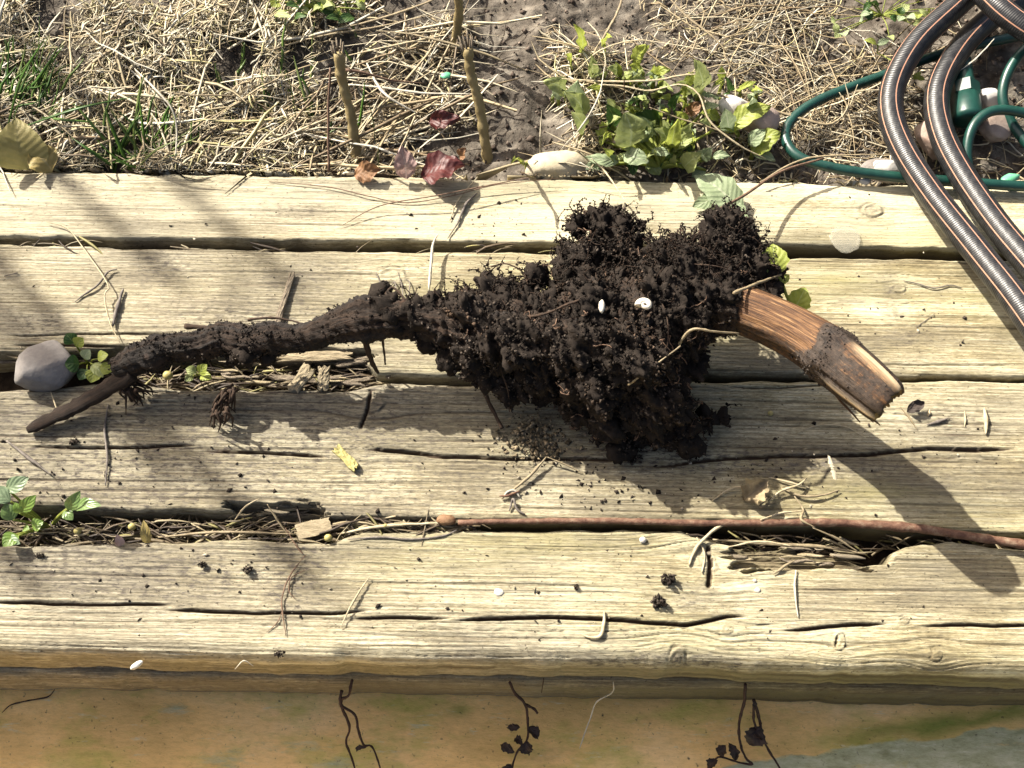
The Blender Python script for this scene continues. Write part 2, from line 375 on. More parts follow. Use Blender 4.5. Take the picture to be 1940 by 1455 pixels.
def patio_mat():
    m, n, b = new_mat('stained_slab')
    big = noise_(n, 13, 5, 0.6, stretch=(0.7, 1.5, 1))
    c = ramp_(n, big, [(0.28, (0.52, 0.33, 0.11)), (0.5, (0.84, 0.53, 0.20)), (0.7, (0.88, 0.60, 0.28))])
    alg = noise_(n, 22, 5, 0.65, stretch=(0.8, 1.6, 1))
    c = mix_(n, c, (0.36, 0.36, 0.06), ramp_(n, alg, [(0.47, (0, 0, 0)), (0.70, (0.8, 0.8, 0.8))]))
    a = n.nodes.new('ShaderNodeAttribute'); a.attribute_name = 'slab'        # r bare grey, g algae seam
    s = n.nodes.new('ShaderNodeSeparateColor'); n.links.new(a.outputs['Color'], s.inputs[0])
    nn = noise_(n, 55, 7, 0.78, stretch=(0.5, 2.0, 1))
    gm = math_(n, 'MULTIPLY', math_(n, 'SUBTRACT', math_(n, 'ADD', s.outputs[0], nn), 1.02), 4.5, True)
    c = mix_(n, c, ramp_(n, noise_(n, 85, 7, 0.75, stretch=(0.6, 1.6, 1)), [(0.32, (0.26, 0.26, 0.13)), (0.5, (0.43, 0.42, 0.25)), (0.68, (0.56, 0.53, 0.35))]), gm)
    c = mix_(n, c, (0.15, 0.2, 0.03), math_(n, 'MULTIPLY', s.outputs[1], math_(n, 'ADD', nn, 0.3), True))
    fl = noise_(n, 120, 6, 0.75, stretch=(0.35, 1.5, 1))
    c = mix_(n, c, (0.62, 0.60, 0.42), math_(n, 'MULTIPLY', math_(n, 'SUBTRACT', fl, 0.60, True), 7, True))
    fl2 = noise_(n, 95, 6, 0.75, stretch=(0.4, 1.6, 1))
    c = mix_(n, c, (0.22, 0.24, 0.04), math_(n, 'MULTIPLY', math_(n, 'SUBTRACT', fl2, 0.63, True), 5, True))
    gr_ = noise_(n, 260, 6, 0.75, stretch=(0.6, 1.6, 1))
    c = mix_(n, c, ramp_(n, gr_, [(0.30, (0.6, 0.57, 0.5)), (0.55, (1.0, 1.0, 1.0))]), 0.5, 'MULTIPLY')
    sp = noise_(n, 420, 2, 0.5)
    c = mix_(n, c, (0.06, 0.045, 0.03), math_(n, 'MULTIPLY', math_(n, 'SUBTRACT', sp, 0.66, True), 6, True))
    n.links.new(c, b.inputs['Base Color']); b.inputs['Roughness'].default_value = 0.8
    bump_(n, b, noise_(n, 180, 6, 0.7, stretch=(0.7, 1.6, 1)), 0.45, 0.0015)
    return m
Z_PATIO = -0.104
def patio_attr(X, Y):
    A = np.zeros((X.size, 4)); A[:, 3] = 1
    x = X.ravel(); y = Y.ravel()
    a = P(1330, 1455, Z_PATIO); c = P(1940, 1370, Z_PATIO)
    d = (y - a.y) - (x - a.x) * (c.y - a.y) / (c.x - a.x)
    d = d + 0.010 * (fbm(x * 70, y * 110, 77, 4) - 0.5)
    A[:, 0] = sstep(0.003, -0.003, d) * (x > 0) * 0.8
    for px, py, rx, ry in ((430, 1440, 0.035, 0.016), (560, 1415, 0.045, 0.012), (330, 1345, 0.02, 0.009), (640, 1450, 0.03, 0.010)):
        q = P(px, py, Z_PATIO); A[:, 0] = np.maximum(A[:, 0], 0.62 * np.exp(-((x - q.x) / rx) ** 2 - ((y - q.y) / ry) ** 2))
    A[:, 1] = np.exp(-((d - 0.006) / 0.006) ** 2) * sstep(P(1380, 1400, Z_PATIO).x, P(1800, 1400, Z_PATIO).x, x)
    q = P(870, 1345, Z_PATIO); A[:, 1] += 0.9 * np.exp(-((x - q.x) / 0.006) ** 2 - ((y - q.y) / 0.0035) ** 2)
    return {'slab': A}
ysp = np.concatenate([np.linspace(-30, -0.3, 25)[:-1], np.linspace(-0.3, 0.0, 50)[:-1], np.linspace(0, 0.2, 90), [0.45]])
tag(grid('patio', np.concatenate([np.linspace(-30, -0.6, 25)[:-1], np.linspace(-0.6, 0.6, 240), np.linspace(0.6, 30, 25)[1:]]), ysp,
         lambda x, y: Z_PATIO + 0.002 * (fbm(x * 20, y * 30, 31, 4) - 0.5), patio_mat(), patio_attr), kind='structure')
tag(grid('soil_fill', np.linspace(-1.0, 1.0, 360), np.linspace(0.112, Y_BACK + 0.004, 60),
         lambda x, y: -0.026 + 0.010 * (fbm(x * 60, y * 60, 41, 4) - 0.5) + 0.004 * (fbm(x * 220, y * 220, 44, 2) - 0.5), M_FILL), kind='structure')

# ------------------------------------------------------------------ timbers
XS = np.concatenate([np.linspace(-1.4, -0.40, 70)[:-1], np.linspace(-0.40, 0.40, 1000)[:-1], np.linspace(0.40, 1.4, 70)])
def edge(px, z=0.0):
    q = np.array([P(a, b, z)[:2] for a, b in px]); q = q[np.argsort(q[:, 0])]
    return np.interp(XS, q[:, 0], q[:, 1])
def timber(name, label, back, front, rows, seed, z_top=0.0, thick=0.05, rb=0.0035, rf=0.003, cracks=(), knots=(), rot=(), amp=1.0,
           lines=1.0, stain=(), stain0=0.25, algae=0.2, tone=0.5, ring=(0.0014, 0.0050), rag=0.0016, bow=0.0, side_shade=-0.5, parent=None):
    r = np.random.default_rng(seed)
    yb = edge(back, z_top) + rag * (fbm(XS * 60, XS * 0 + seed, seed, 4) - 0.5) * 2
    yf = edge(front, z_top) + rag * (fbm(XS * 60, XS * 0 + seed + 9, seed + 3, 4) - 0.5) * 2
    ns = 9
    s = np.linspace(0, 1, rows); s = 0.5 - 0.5 * np.cos(math.pi * s) * (0.25) - (0.5 - s) * 0.75   # a bit denser at edges
    s = (s - s[0]) / (s[-1] - s[0])
    Y = yf[None] + (yb - yf)[None] * s[:, None]; X = np.broadcast_to(XS[None], Y.shape)
    w = (yb - yf)[None] + 0 * Y
    v = Y - (yf.mean())
    # grain flow bent round the knots
    vf = v + 0.004 * (fbm(X * 3.0, v * 6, seed + 5, 3) - 0.5) + 0.0009 * (fbm(X * 22, v * 40, seed + 6, 3) - 0.5)
    kmask = np.zeros_like(Y); kr = np.zeros_like(Y) + 9
    for (kx, ky, rad, asp) in knots:
        k = P(kx, ky, z_top); dx = X - k.x; dv = Y - k.y; rad = rad * 0.001
        e = np.exp(-((dx / (rad * 3.2)) ** 2 + (dv / (rad * 2.0)) ** 2))
        vf = vf - dv * e * 0.85
        q = np.sqrt((dx / asp) ** 2 + dv ** 2) / rad; q = q * (1 + 1.1 * (fbm(X * 130, Y * 130, seed + 8, 4) - 0.5)) + 0.12 * (fbm(X * 900, Y * 900, seed + 9, 3) - 0.5)
        kr = np.minimum(kr, q); kmask = np.maximum(kmask, sstep(1.15, 0.8, q))
    # annual rings: irregular spacing, each line its own strength, fading in and out along the board
    pos = np.cumsum(r.uniform(ring[0], ring[1], 400)) - 0.25
    ph = np.interp(vf, pos, np.arange(400)); k = np.floor(ph + 0.5); f = np.abs(ph - k)
    sp = np.interp(k, np.arange(399), np.diff(pos))
    dist = f * sp
    rs = r.uniform(0, 1, 401) ** 1.1
    strength = 0.85 * rs[np.clip(k, 0, 400).astype(int)] * sstep(0.28, 0.62, fbm(X * 7 + 31 * k, k * 3.7, seed + 11, 3))
    lw = 0.00022 + 0.0003 * rs[(np.clip(k, 0, 400).astype(int) + 7) % 400]
    line = strength * np.exp(-(dist / lw) ** 2) * (1 - kmask)
    saw = (ph - np.floor(ph)) * sp * 0.07 * (0.4 + 0.6 * rs[np.clip(np.floor(ph), 0, 400).astype(int)]) * (1 - kmask)
    fine = fbm(X * 40, vf * 1500, seed + 15, 3) - 0.5
    Z = -line * 0.0012 * amp * lines + saw * amp + fine * 0.0008 * amp
    Z += 0.0016 * (fbm(X * 12, v * 40, seed + 17, 4) - 0.5) * amp + bow * (1 - ((s - 0.5) * 2) ** 2)[:, None]
    ringk = np.sin(kr * 11 + 5 * fbm(X * 150, Y * 150, seed + 10, 3)) * 0.5 + 0.5
    rim = np.exp(-((kr - 1.0) / 0.10) ** 2) * sstep(0.4, 0.6, fbm(X * 180, Y * 180, seed + 12, 2))
    Z += kmask * (0.0008 - 0.0005 * ringk) - 0.0008 * rim
    col_line = line * lines + kmask * (ringk * 0.10 + 0.12) + rim * 0.45
    deep = np.zeros_like(Y)
    for ci, (poly, cw, cd) in enumerate(cracks):
        q = np.array([P(a, b, z_top)[:2] for a, b in poly])
        if abs(q[-1][0] - q[0][0]) > abs(q[-1][1] - q[0][1]) * 0.8:
            q = q[np.argsort(q[:, 0])]
            yc = np.interp(XS, q[:, 0], q[:, 1]) + 0.0016 * (fbm(XS * 45, XS * 0 + ci, seed + 20 + ci, 4) - 0.5)
            tp = sstep(q[0, 0], q[0, 0] + 0.02, XS) * sstep(q[-1, 0], q[-1, 0] - 0.02, XS) * (0.75 + 0.4 * fbm(XS * 14, XS * 0 + 3, seed + 23 + ci, 3))
            d = (Y - yc[None]) / (cw * 0.00105 * (0.45 + 0.55 * tp[None]))
            deep = np.maximum(deep, tp[None] * np.exp(-d ** 2) * cd * 0.001)
        else:
            q = q[np.argsort(q[:, 1])]
            xc = np.interp(Y, q[:, 1], q[:, 0]) + 0.001 * (fbm(Y * 200, Y * 0 + ci, seed + 20 + ci, 3) - 0.5)
            tp = sstep(q[0, 1], q[0, 1] + 0.004, Y) * sstep(q[-1, 1], q[-1, 1] - 0.004, Y)
            deep = np.maximum(deep, tp * np.exp(-((X - xc) / (cw * 0.001)) ** 4) * cd * 0.001)
    Z -= deep
    rotm = np.zeros_like(Y)
    for (x0, x1, y0, y1, dd) in rot:
        a = P(x0, (y0 + y1) / 2, z_top); c = P(x1, (y0 + y1) / 2, z_top); t = P((x0 + x1) / 2, y0, z_top); u = P((x0 + x1) / 2, y1, z_top)
        jag = 0.006 * (fbm(X * 60, Y * 500, seed + 31, 4) - 0.5)
        jg2 = 0.02 * (fbm(X * 5, Y * 700, seed + 33, 3) - 0.5)
        mk = sstep(a.x, a.x + 0.003, X + jg2) * sstep(c.x, c.x - 0.003, X + jg2) * sstep(u.y, u.y + 0.0015, Y + jag) * sstep(t.y, t.y - 0.0015, Y + jag)
        Z -= mk * dd * 0.001 * (0.55 + 0.9 * fbm(X * 18, Y * 900, seed + 37, 3))
        rotm = np.maximum(rotm, mk)
    # rounded arrises
    for dist_e, rr in ((Y - yf[None], rf), (yb[None] - Y, rb)):
        q = np.clip(1 - dist_e / rr, 0, 1); Z -= rr * (1 - np.sqrt(np.maximum(1 - q * q, 0))) * 0.96
    Z += z_top
    # colour masks
    lr = sstep(0.16, -0.24, X)
    stn = stain0 * fbm(X * 6, Y * 18, seed + 41, 4) * (1.0 + 0.9 * lr)
    for (sx, sy, rx, ry, sa) in stain:
        c = P(sx, sy, z_top); stn = stn + 1.35 * sa * np.exp(-((X - c.x) / (rx * 0.00031)) ** 2 - ((Y - c.y) / (ry * 0.00033)) ** 2) * (0.5 + fbm(X * 35, Y * 90, seed + 43, 4))
    alg = algae * sstep(0.33, 0.72, fbm(X * 4, Y * 22, seed + 45, 4)) * (2.0 - 1.5 * lr)
    tn = tone + 0.5 * (fbm(X * 9, vf * 110, seed + 47, 4) - 0.5) - rotm * 0.35
    A = np.stack([np.clip(col_line + sstep(0.0003, 0.0012, deep) * 1.0 + rotm * 0.25 * fbm(X * 18, Y * 900, seed + 37, 3), 0, 1), np.clip(stn, 0, 1), np.clip(alg, 0, 1), np.clip(tn, 0, 1.2)], -1)
    # side walls: shade in gaps and on the front put into a darker tone
    V = np.stack([X, Y, Z], -1); nx = len(XS)
    def side(row, yy, sgn):
        out, ca = [], []
        z0 = V[row, :, 2]
        for q in np.linspace(0, 1, ns)[1:]:
            zz = z0 * (1 - q) + (z_top - thick) * q
            rnd = 0.006 * max(0, (q - 0.75) / 0.25) ** 2
            wob = 0.0022 * (fbm(XS * 5, zz * 420, seed + 51 + sgn, 3) - 0.5)
            out.append(np.stack([XS, yy + (wob * min(1, q * 3) + sgn * (0.0012 * math.sin(q * 3.1) - rnd)), zz], -1))
            ln = sstep(0.55, 0.75, fbm(XS * 4, zz * 600, seed + 53, 3))
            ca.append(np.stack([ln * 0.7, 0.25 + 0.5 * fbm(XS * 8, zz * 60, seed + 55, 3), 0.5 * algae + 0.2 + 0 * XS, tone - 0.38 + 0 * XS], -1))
        return np.array(out), np.array(ca)
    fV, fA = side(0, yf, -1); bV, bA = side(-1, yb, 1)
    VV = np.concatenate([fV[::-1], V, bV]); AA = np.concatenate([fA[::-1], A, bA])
    AA[..., 3] = AA[..., 3] + side_shade * (np.arange(len(AA)) < ns - 1)[:, None] + side_shade * (np.arange(len(AA)) >= len(AA) - ns + 1)[:, None]
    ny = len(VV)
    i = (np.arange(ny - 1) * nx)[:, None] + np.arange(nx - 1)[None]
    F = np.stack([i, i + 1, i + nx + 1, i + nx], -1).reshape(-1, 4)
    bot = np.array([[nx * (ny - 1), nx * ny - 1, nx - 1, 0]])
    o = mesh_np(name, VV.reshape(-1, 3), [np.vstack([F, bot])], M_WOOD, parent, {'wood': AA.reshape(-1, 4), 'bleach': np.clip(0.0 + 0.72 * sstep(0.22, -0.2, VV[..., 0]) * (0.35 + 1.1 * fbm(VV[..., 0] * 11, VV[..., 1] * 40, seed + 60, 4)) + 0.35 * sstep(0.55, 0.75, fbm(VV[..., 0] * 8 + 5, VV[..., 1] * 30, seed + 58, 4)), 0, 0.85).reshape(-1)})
    return tag(o, label, 'timber', 'weathered timbers of the garden edging')

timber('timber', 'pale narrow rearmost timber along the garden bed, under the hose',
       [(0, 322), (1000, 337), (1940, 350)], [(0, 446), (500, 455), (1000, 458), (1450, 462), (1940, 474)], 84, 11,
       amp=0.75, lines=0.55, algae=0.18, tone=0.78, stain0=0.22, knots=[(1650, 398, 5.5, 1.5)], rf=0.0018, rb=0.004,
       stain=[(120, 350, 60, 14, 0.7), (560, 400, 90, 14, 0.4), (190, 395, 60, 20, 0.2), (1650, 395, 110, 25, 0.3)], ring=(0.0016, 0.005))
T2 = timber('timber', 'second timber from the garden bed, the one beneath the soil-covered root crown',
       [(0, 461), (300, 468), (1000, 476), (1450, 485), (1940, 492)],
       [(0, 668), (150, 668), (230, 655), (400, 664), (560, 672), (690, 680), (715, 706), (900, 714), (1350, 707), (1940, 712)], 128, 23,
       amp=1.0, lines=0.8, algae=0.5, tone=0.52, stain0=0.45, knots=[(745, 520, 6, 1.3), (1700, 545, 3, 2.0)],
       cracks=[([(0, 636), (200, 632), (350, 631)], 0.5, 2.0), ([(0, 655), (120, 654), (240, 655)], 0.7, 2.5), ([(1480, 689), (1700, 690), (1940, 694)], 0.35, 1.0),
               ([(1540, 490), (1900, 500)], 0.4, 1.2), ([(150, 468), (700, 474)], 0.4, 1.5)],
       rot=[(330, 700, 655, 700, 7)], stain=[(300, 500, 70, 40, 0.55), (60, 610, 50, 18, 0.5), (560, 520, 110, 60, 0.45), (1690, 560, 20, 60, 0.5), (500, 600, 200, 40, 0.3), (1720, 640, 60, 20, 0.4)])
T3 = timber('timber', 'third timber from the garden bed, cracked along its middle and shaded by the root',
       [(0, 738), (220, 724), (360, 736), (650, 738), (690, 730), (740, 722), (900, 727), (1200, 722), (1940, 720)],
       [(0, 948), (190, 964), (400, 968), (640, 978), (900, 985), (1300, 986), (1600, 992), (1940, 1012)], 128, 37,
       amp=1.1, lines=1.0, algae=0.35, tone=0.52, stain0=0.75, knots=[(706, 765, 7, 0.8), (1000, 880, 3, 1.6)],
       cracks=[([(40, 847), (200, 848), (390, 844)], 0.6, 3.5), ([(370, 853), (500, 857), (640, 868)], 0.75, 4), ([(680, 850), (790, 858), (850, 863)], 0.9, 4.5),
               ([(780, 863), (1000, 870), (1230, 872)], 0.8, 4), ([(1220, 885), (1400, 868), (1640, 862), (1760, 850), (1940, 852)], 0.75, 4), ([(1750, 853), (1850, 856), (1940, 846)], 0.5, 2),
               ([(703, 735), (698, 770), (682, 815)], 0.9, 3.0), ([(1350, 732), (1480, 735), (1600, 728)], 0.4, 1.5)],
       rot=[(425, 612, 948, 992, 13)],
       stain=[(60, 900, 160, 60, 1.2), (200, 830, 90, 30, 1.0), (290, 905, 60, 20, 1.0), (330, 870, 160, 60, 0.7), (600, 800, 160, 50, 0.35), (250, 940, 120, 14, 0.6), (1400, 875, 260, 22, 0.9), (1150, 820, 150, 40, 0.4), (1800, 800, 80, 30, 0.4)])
T4 = timber('timber', 'front timber at the edge above the patio, knotty with a long thin split',
       [(0, 1033), (200, 1030), (500, 1022), (620, 1028), (700, 1005), (850, 1003), (1290, 1004), (1310, 1016), (1400, 1034), (1500, 1036), (1600, 1050), (1650, 1066), (1682, 1064), (1694, 1042), (1720, 1030), (1800, 1022), (1940, 1041)],
       [(0, 1236), (500, 1250), (1000, 1254), (1300, 1258), (1400, 1264), (1940, 1278)], 140, 53, side_shade=0.0, thick=0.047, rf=0.011, rb=0.004,
       amp=1.35, lines=1.1, algae=0.42, tone=0.60, stain0=0.5, knots=[(1335, 1060, 8.5, 0.7), (1590, 1215, 4.8, 0.6), (1378, 1192, 3.0, 1.2), (1285, 1248, 6, 0.9), (1712, 1176, 2.2, 1.4), (1775, 1240, 4.5, 0.7)],
       cracks=[([(-40, 1140), (170, 1146), (340, 1146)], 0.7, 4), ([(300, 1157), (470, 1160), (600, 1162), (715, 1154)], 0.75, 4), ([(650, 1171), (760, 1170), (870, 1170)], 0.7, 4),
               ([(850, 1175), (980, 1170), (1140, 1172), (1300, 1185), (1350, 1175), (1380, 1167), (1430, 1167)], 0.85, 5), ([(1390, 1181), (1500, 1183)], 0.4, 2),
               ([(1465, 1195), (1600, 1186), (1700, 1181)], 0.8, 4), ([(1735, 1186), (1800, 1184), (2000, 1184)], 0.75, 4),
               ([(1340, 1030), (1346, 1065), (1344, 1118)], 1.2, 4), ([(1588, 1200), (1582, 1232)], 0.6, 2), ([(1318, 1225), (1275, 1275)], 0.6, 2), ([(1265, 1010), (1310, 1055), (1335, 1075)], 0.6, 2.5)],
       rot=[(1380, 1655, 1036, 1082, 6)], ring=(0.0018, 0.0066),
       stain=[(80, 1060, 120, 40, 0.7), (190, 1085, 60, 30, 0.9), (300, 1100, 160, 40, 0.7), (560, 1120, 50, 60, 0.6), (1330, 1130, 60, 30, 0.35), (1280, 1262, 150, 20, 0.8), (560, 1050, 80, 25, 0.4)])
timber('timber', 'lower timber under the front one, mostly hidden and resting on the patio',
       [(0, 1100), (1940, 1110)], [(0, 1282), (1000, 1294), (1940, 1312)], 20, 67, z_top=-0.049, thick=0.056, rf=0.006, rb=0.004,
       amp=1.0, lines=1.0, algae=0.2, tone=0.2, stain0=0.6, side_shade=0.0)

# ------------------------------------------------------------------ more helpers for things
def Pz(px, py, z_mm): return P(px, py, z_mm * 0.001)
def path(pts):                                         # rows (px, py, z_mm[, r_mm]) -> metres
    return [tuple(Pz(q[0], q[1], q[2])) + ((q[3] * 0.001,) if len(q) > 3 else ()) for q in pts]
def Pv(px, py, z=0.0):
    d = np.array(CAMROT.to_3x3()) @ np.stack([(px - 970) / 970 * TX, -(py - 727.5) / 727.5 * TY, -np.ones_like(px)])
    t = (z - HC) / d[2]
    return np.stack([d[0] * t, d[1] * t, np.full_like(px, z)], 1)
def leaf_arr(base, tip, width, arch=0.1, fold=0.15, ripple=0.05, teeth=0.0, seed=0, tilt=0.0, shape=0.85, K=16, A=9, up=None):
    b = np.array(base, float); t_ = np.array(tip, float); d = t_ - b; L = np.linalg.norm(d); d /= L
    camd = np.array([0, 0, HC]) - (b + t_) / 2; camd /= np.linalg.norm(camd)
    u = np.array(up if up is not None else (0, 0, 1)) * 0.6 + camd * 0.6
    s = np.cross(d, u); s /= np.linalg.norm(s); u = np.cross(s, d)
    s, u = s * math.cos(tilt) + u * math.sin(tilt), u * math.cos(tilt) - s * math.sin(tilt)
    t = np.linspace(0, 1, K)[:, None]; q = np.linspace(-1, 1, A)[None]
    w = np.sin(math.pi * t ** shape) ** 0.75 * width / 2
    w = np.maximum(w, width * 0.02)
    r = np.random.default_rng(seed + 991)
    if teeth: w = w * (1 + teeth * np.sin(t * 70 + seed) * (np.abs(q) > 0.9) + teeth * 1.2 * (fbm(t * 9, q * 0 + np.sign(q) * 3, seed, 3) - 0.5))
    w = w + 0 * q
    ph = r.uniform(0, 6, 4)
    zz = arch * L * np.sin(math.pi * t) + fold * np.abs(q) * w + ripple * L * (fbm(t * 5 + ph[0], q * 1.5 + ph[1], seed, 3) - 0.5) * 2 * (0.3 + np.abs(q))
    bend = 0.10 * L * np.sin(math.pi * t) * r.uniform(-1, 1)
    V = b + d * (t * L)[..., None] + s * (q * w + bend)[..., None] + u * zz[..., None]
    V = V.reshape(-1, 3)
    i = (np.arange(K - 1) * A)[:, None] + np.arange(A - 1)[None]
    F = np.stack([i, i + 1, i + A + 1, i + A], -1).reshape(-1, 4)
    tuv = np.stack([(q + 0 * t).ravel(), (t + 0 * q).ravel() * max(0.5, L / 0.03), np.zeros(K * A)], 1)
    return V, [F], tuv
def leaf(name, base, tip, width, mat, parent=None, **kw):
    V, F, t = leaf_arr(base, tip, width, **kw); o = mesh_np(name, V, F, mat, None, {'tuv': t})
    if parent: adopt(o, parent)
    return o

# ------------------------------------------------------------------ the pulled-up root
def bark_mat():
    m, n, b = new_mat('soiled_bark')
    a = n.nodes.new('ShaderNodeAttribute'); a.attribute_name = 'tuv'
    f = noise_(n, 260, 6, 0.7); g = noise_(n, 60, 4, 0.6)
    c = ramp_(n, f, [(0.3, (0.008, 0.006, 0.005)), (0.55, (0.019, 0.015, 0.0125)), (0.75, (0.045, 0.037, 0.032))])
    c = mix_(n, c, (0.06, 0.027, 0.015), math_(n, 'MULTIPLY', math_(n, 'SUBTRACT', g, 0.60, True), 4, True))
    mp = n.nodes.new('ShaderNodeMapping'); mp.inputs['Scale'].default_value = (7, 7, 60); n.links.new(a.outputs['Vector'], mp.inputs[0])
    fibn = noise_(n, 1.5, 6, 0.7, vec=mp.outputs[0])
    pl = n.nodes.new('ShaderNodeAttribute'); pl.attribute_name = 'peel'
    c = mix_(n, c, ramp_(n, fibn, [(0.38, (0.010, 0.0065, 0.0045)), (0.66, (0.06, 0.034, 0.019))]), math_(n, 'MULTIPLY', math_(n, 'SUBTRACT', 1.0, pl.outputs['Fac']), 0.55))
    n.links.new(c, b.inputs['Base Color']); b.inputs['Roughness'].default_value = 0.85
    bump_(n, b, math_(n, 'ADD', f, fibn), 0.9, 0.0018); return m
def stub_mat():
    m, n, b = new_mat('split_root_wood')
    a = n.nodes.new('ShaderNodeAttribute'); a.attribute_name = 'tuv'
    mp = n.nodes.new('ShaderNodeMapping'); mp.inputs['Scale'].default_value = (8, 8, 30); n.links.new(a.outputs['Vector'], mp.inputs[0])
    t = n.nodes.new('ShaderNodeTexNoise'); t.inputs['Scale'].default_value = 1.6; t.inputs['Detail'].default_value = 7; t.inputs['Roughness'].default_value = 0.72
    n.links.new(mp.outputs[0], t.inputs['Vector'])
    c = ramp_(n, t.outputs['Fac'], [(0.32, (0.016, 0.009, 0.005)), (0.45, (0.055, 0.025, 0.011)), (0.58, (0.155, 0.080, 0.034)), (0.73, (0.36, 0.25, 0.13))])
    at = n.nodes.new('ShaderNodeAttribute'); at.attribute_name = 'soil'
    nn = noise_(n, 420, 5, 0.7)
    msk = math_(n, 'MULTIPLY', math_(n, 'SUBTRACT', math_(n, 'ADD', at.outputs['Fac'], math_(n, 'MULTIPLY', nn, 0.7)), 0.75), 5, True)
    c = mix_(n, c, ramp_(n, noise_(n, 300, 5, 0.7), [(0.35, (0.012, 0.008, 0.006)), (0.7, (0.055, 0.038, 0.027))]), msk)
    ar = n.nodes.new('ShaderNodeAttribute'); ar.attribute_name = 'raw'
    c = mix_(n, c, (0.48, 0.38, 0.24), math_(n, 'MULTIPLY', ar.outputs['Fac'], math_(n, 'ADD', t.outputs['Fac'], 0.35), True))
    n.links.new(c, b.inputs['Base Color']); b.inputs['Roughness'].default_value = 0.6
    bump_(n, b, t.outputs['Fac'], 0.7, 0.0015); return m
M_BARK = bark_mat(); M_STUB = stub_mat()
M_CUT = simple('cut_face', (0.04, 0.022, 0.012), (0.28, 0.17, 0.06), 170, 0.8, 0.8, 0.0015, c3=(0.42, 0.30, 0.12))
M_DARKROOT = simple('rootlet_bark', (0.03, 0.02, 0.014), (0.085, 0.05, 0.03), 400, 0.85, 0.4)
M_TWIG = simple('twig_bark', (0.10, 0.055, 0.035), (0.27, 0.17, 0.11), 300, 0.7, 0.4, 0.0005)
M_STEM = simple('dry_stem', (0.24, 0.185, 0.11), (0.42, 0.34, 0.21), 260, 0.6, 0.3, 0.0005)

root = empty('tree_root', Pz(1000, 700, 0))
tag(root, 'pulled-up tree root clotted with black soil, its cut stub pointing right', 'root')
# woody body
body = path([(222, 694, 20, 5.5), (236, 690, 22, 7.6), (285, 672, 25, 8.8), (330, 660, 27, 7.6), (380, 655, 30, 8.0), (425, 642, 32, 8.3), (470, 650, 34, 8.5), (520, 640, 36, 8.0), (565, 640, 38, 6.9), (615, 626, 40, 7.6), (660, 612, 43, 9.6), (700, 604, 45, 11.2), (760, 602, 45, 10.2),
             (820, 606, 45, 11.0), (900, 620, 44, 13), (1040, 640, 44, 20), (1180, 610, 48, 22), (1320, 575, 52, 18), (1400, 585, 55, 14)])
Q = smooth_path(np.array(body), 280)
V, F, tuv = tube_arr(Q[:, :3], Q[:, 3], 64)
V = V + 0
ctr = np.vstack([np.repeat(Q[:, :3], 64, 0), Q[0, :3], Q[-1, :3]]); dn = V - ctr
Lb = tuv[:, 2]
long_ = fbm(tuv[:, 0] * 4 + 9, tuv[:, 1] * 4 + Lb * 12, 33, 4) - 0.5
peel = sstep(0.53, 0.57, fbm(tuv[:, 0] * 1.6 + 4, tuv[:, 1] * 1.6 + Lb * 22, 35, 3))
V = ctr + dn * (1 + 1.15 * n3(V, 50, 5, 3) + 0.7 * n3(V, 200, 6, 3) + 0.42 * n3(V, 700, 16, 3) + 0.35 * long_ + 0.09 * peel)[:, None]
root_surf = V[:-2].copy()
adopt(mesh_np('root_body', V, F, M_BARK, None, {'tuv': tuv, 'peel': peel}), root)
# thin torn tip at the far left
tp = smooth_path(np.array(path([(52, 815, 4, 1.8), (72, 805, 5, 3.7), (140, 772, 9, 4.7), (200, 738, 15, 5.2), (250, 705, 22, 6.0)])), 40)
V, F, tuv = tube_arr(tp[:, :3], tp[:, 3], 14, 0.7, 0.55, 170, 4)
so = sstep(0.03, 0.06, tuv[:, 2]) * 0.5 + 0.25
adopt(mesh_np('torn_tip', V, F, M_BARK, None, {'tuv': tuv, 'soil': so}), root)
# stripped stub
st = smooth_path(np.array(path([(1375, 578, 54, 12.5), (1420, 590, 58, 13.2), (1500, 625, 66, 13.2), (1560, 663, 72, 13.8), (1610, 705, 77, 14.0), (1645, 734, 80, 13.2), (1672, 757, 82, 12.2), (1682, 766, 82, 10.6)])), 130)
sg = 64
V, F, tuv = tube_arr(st[:, :3], st[:, 3], sg, cap=False)
ctr = np.repeat(st[:, :3], sg, 0); dn = V - ctr; th = np.tile(np.linspace(0, 2 * math.pi, sg, endpoint=False), 130)
ln = tuv[:, 2]; cc, ss = tuv[:, 0], tuv[:, 1]
rid = fbm(cc * 3.5 + 8, ss * 3.5 + ln * 9, 14, 4) - 0.5 + 0.35 * (fbm(cc * 14 + 3, ss * 14 + ln * 25, 15, 3) - 0.5)
gr = np.exp(-((th - 1.2) / 0.10) ** 2) * sstep(0.060, 0.078, ln) + np.exp(-((th - 1.75) / 0.10) ** 2) * sstep(0.055, 0.075, ln) + 0.6 * np.exp(-((th - 6.0) / 0.07) ** 2) * sstep(0.066, 0.08, ln)
Lm = ln.max()
rag = 0.006 * (fbm(cc * 4 + 3, ss * 4, 18, 4) - 0.5) * sstep(Lm - 0.02, Lm, ln)
Tn = frames(st[:, :3])[0]
V = ctr + dn * (1 + 0.30 * rid - 0.18 * gr)[:, None] + np.repeat(Tn, sg, 0) * rag[:, None]
bulge = np.exp(-((ln + 0.004 * (fbm(cc * 2 + 5, ss * 2, 27, 3) - 0.5) * 4 - 0.064) / 0.0065) ** 2)
soil = 0.85 * bulge + 0.6 * sstep(0.016, 0.0, ln) + 0.55 * sstep(0.45, 0.95, ss) + 0.62 * sstep(0.060, 0.072, ln) * (0.45 + fbm(cc * 3, ss * 3 + ln * 40, 29, 3))
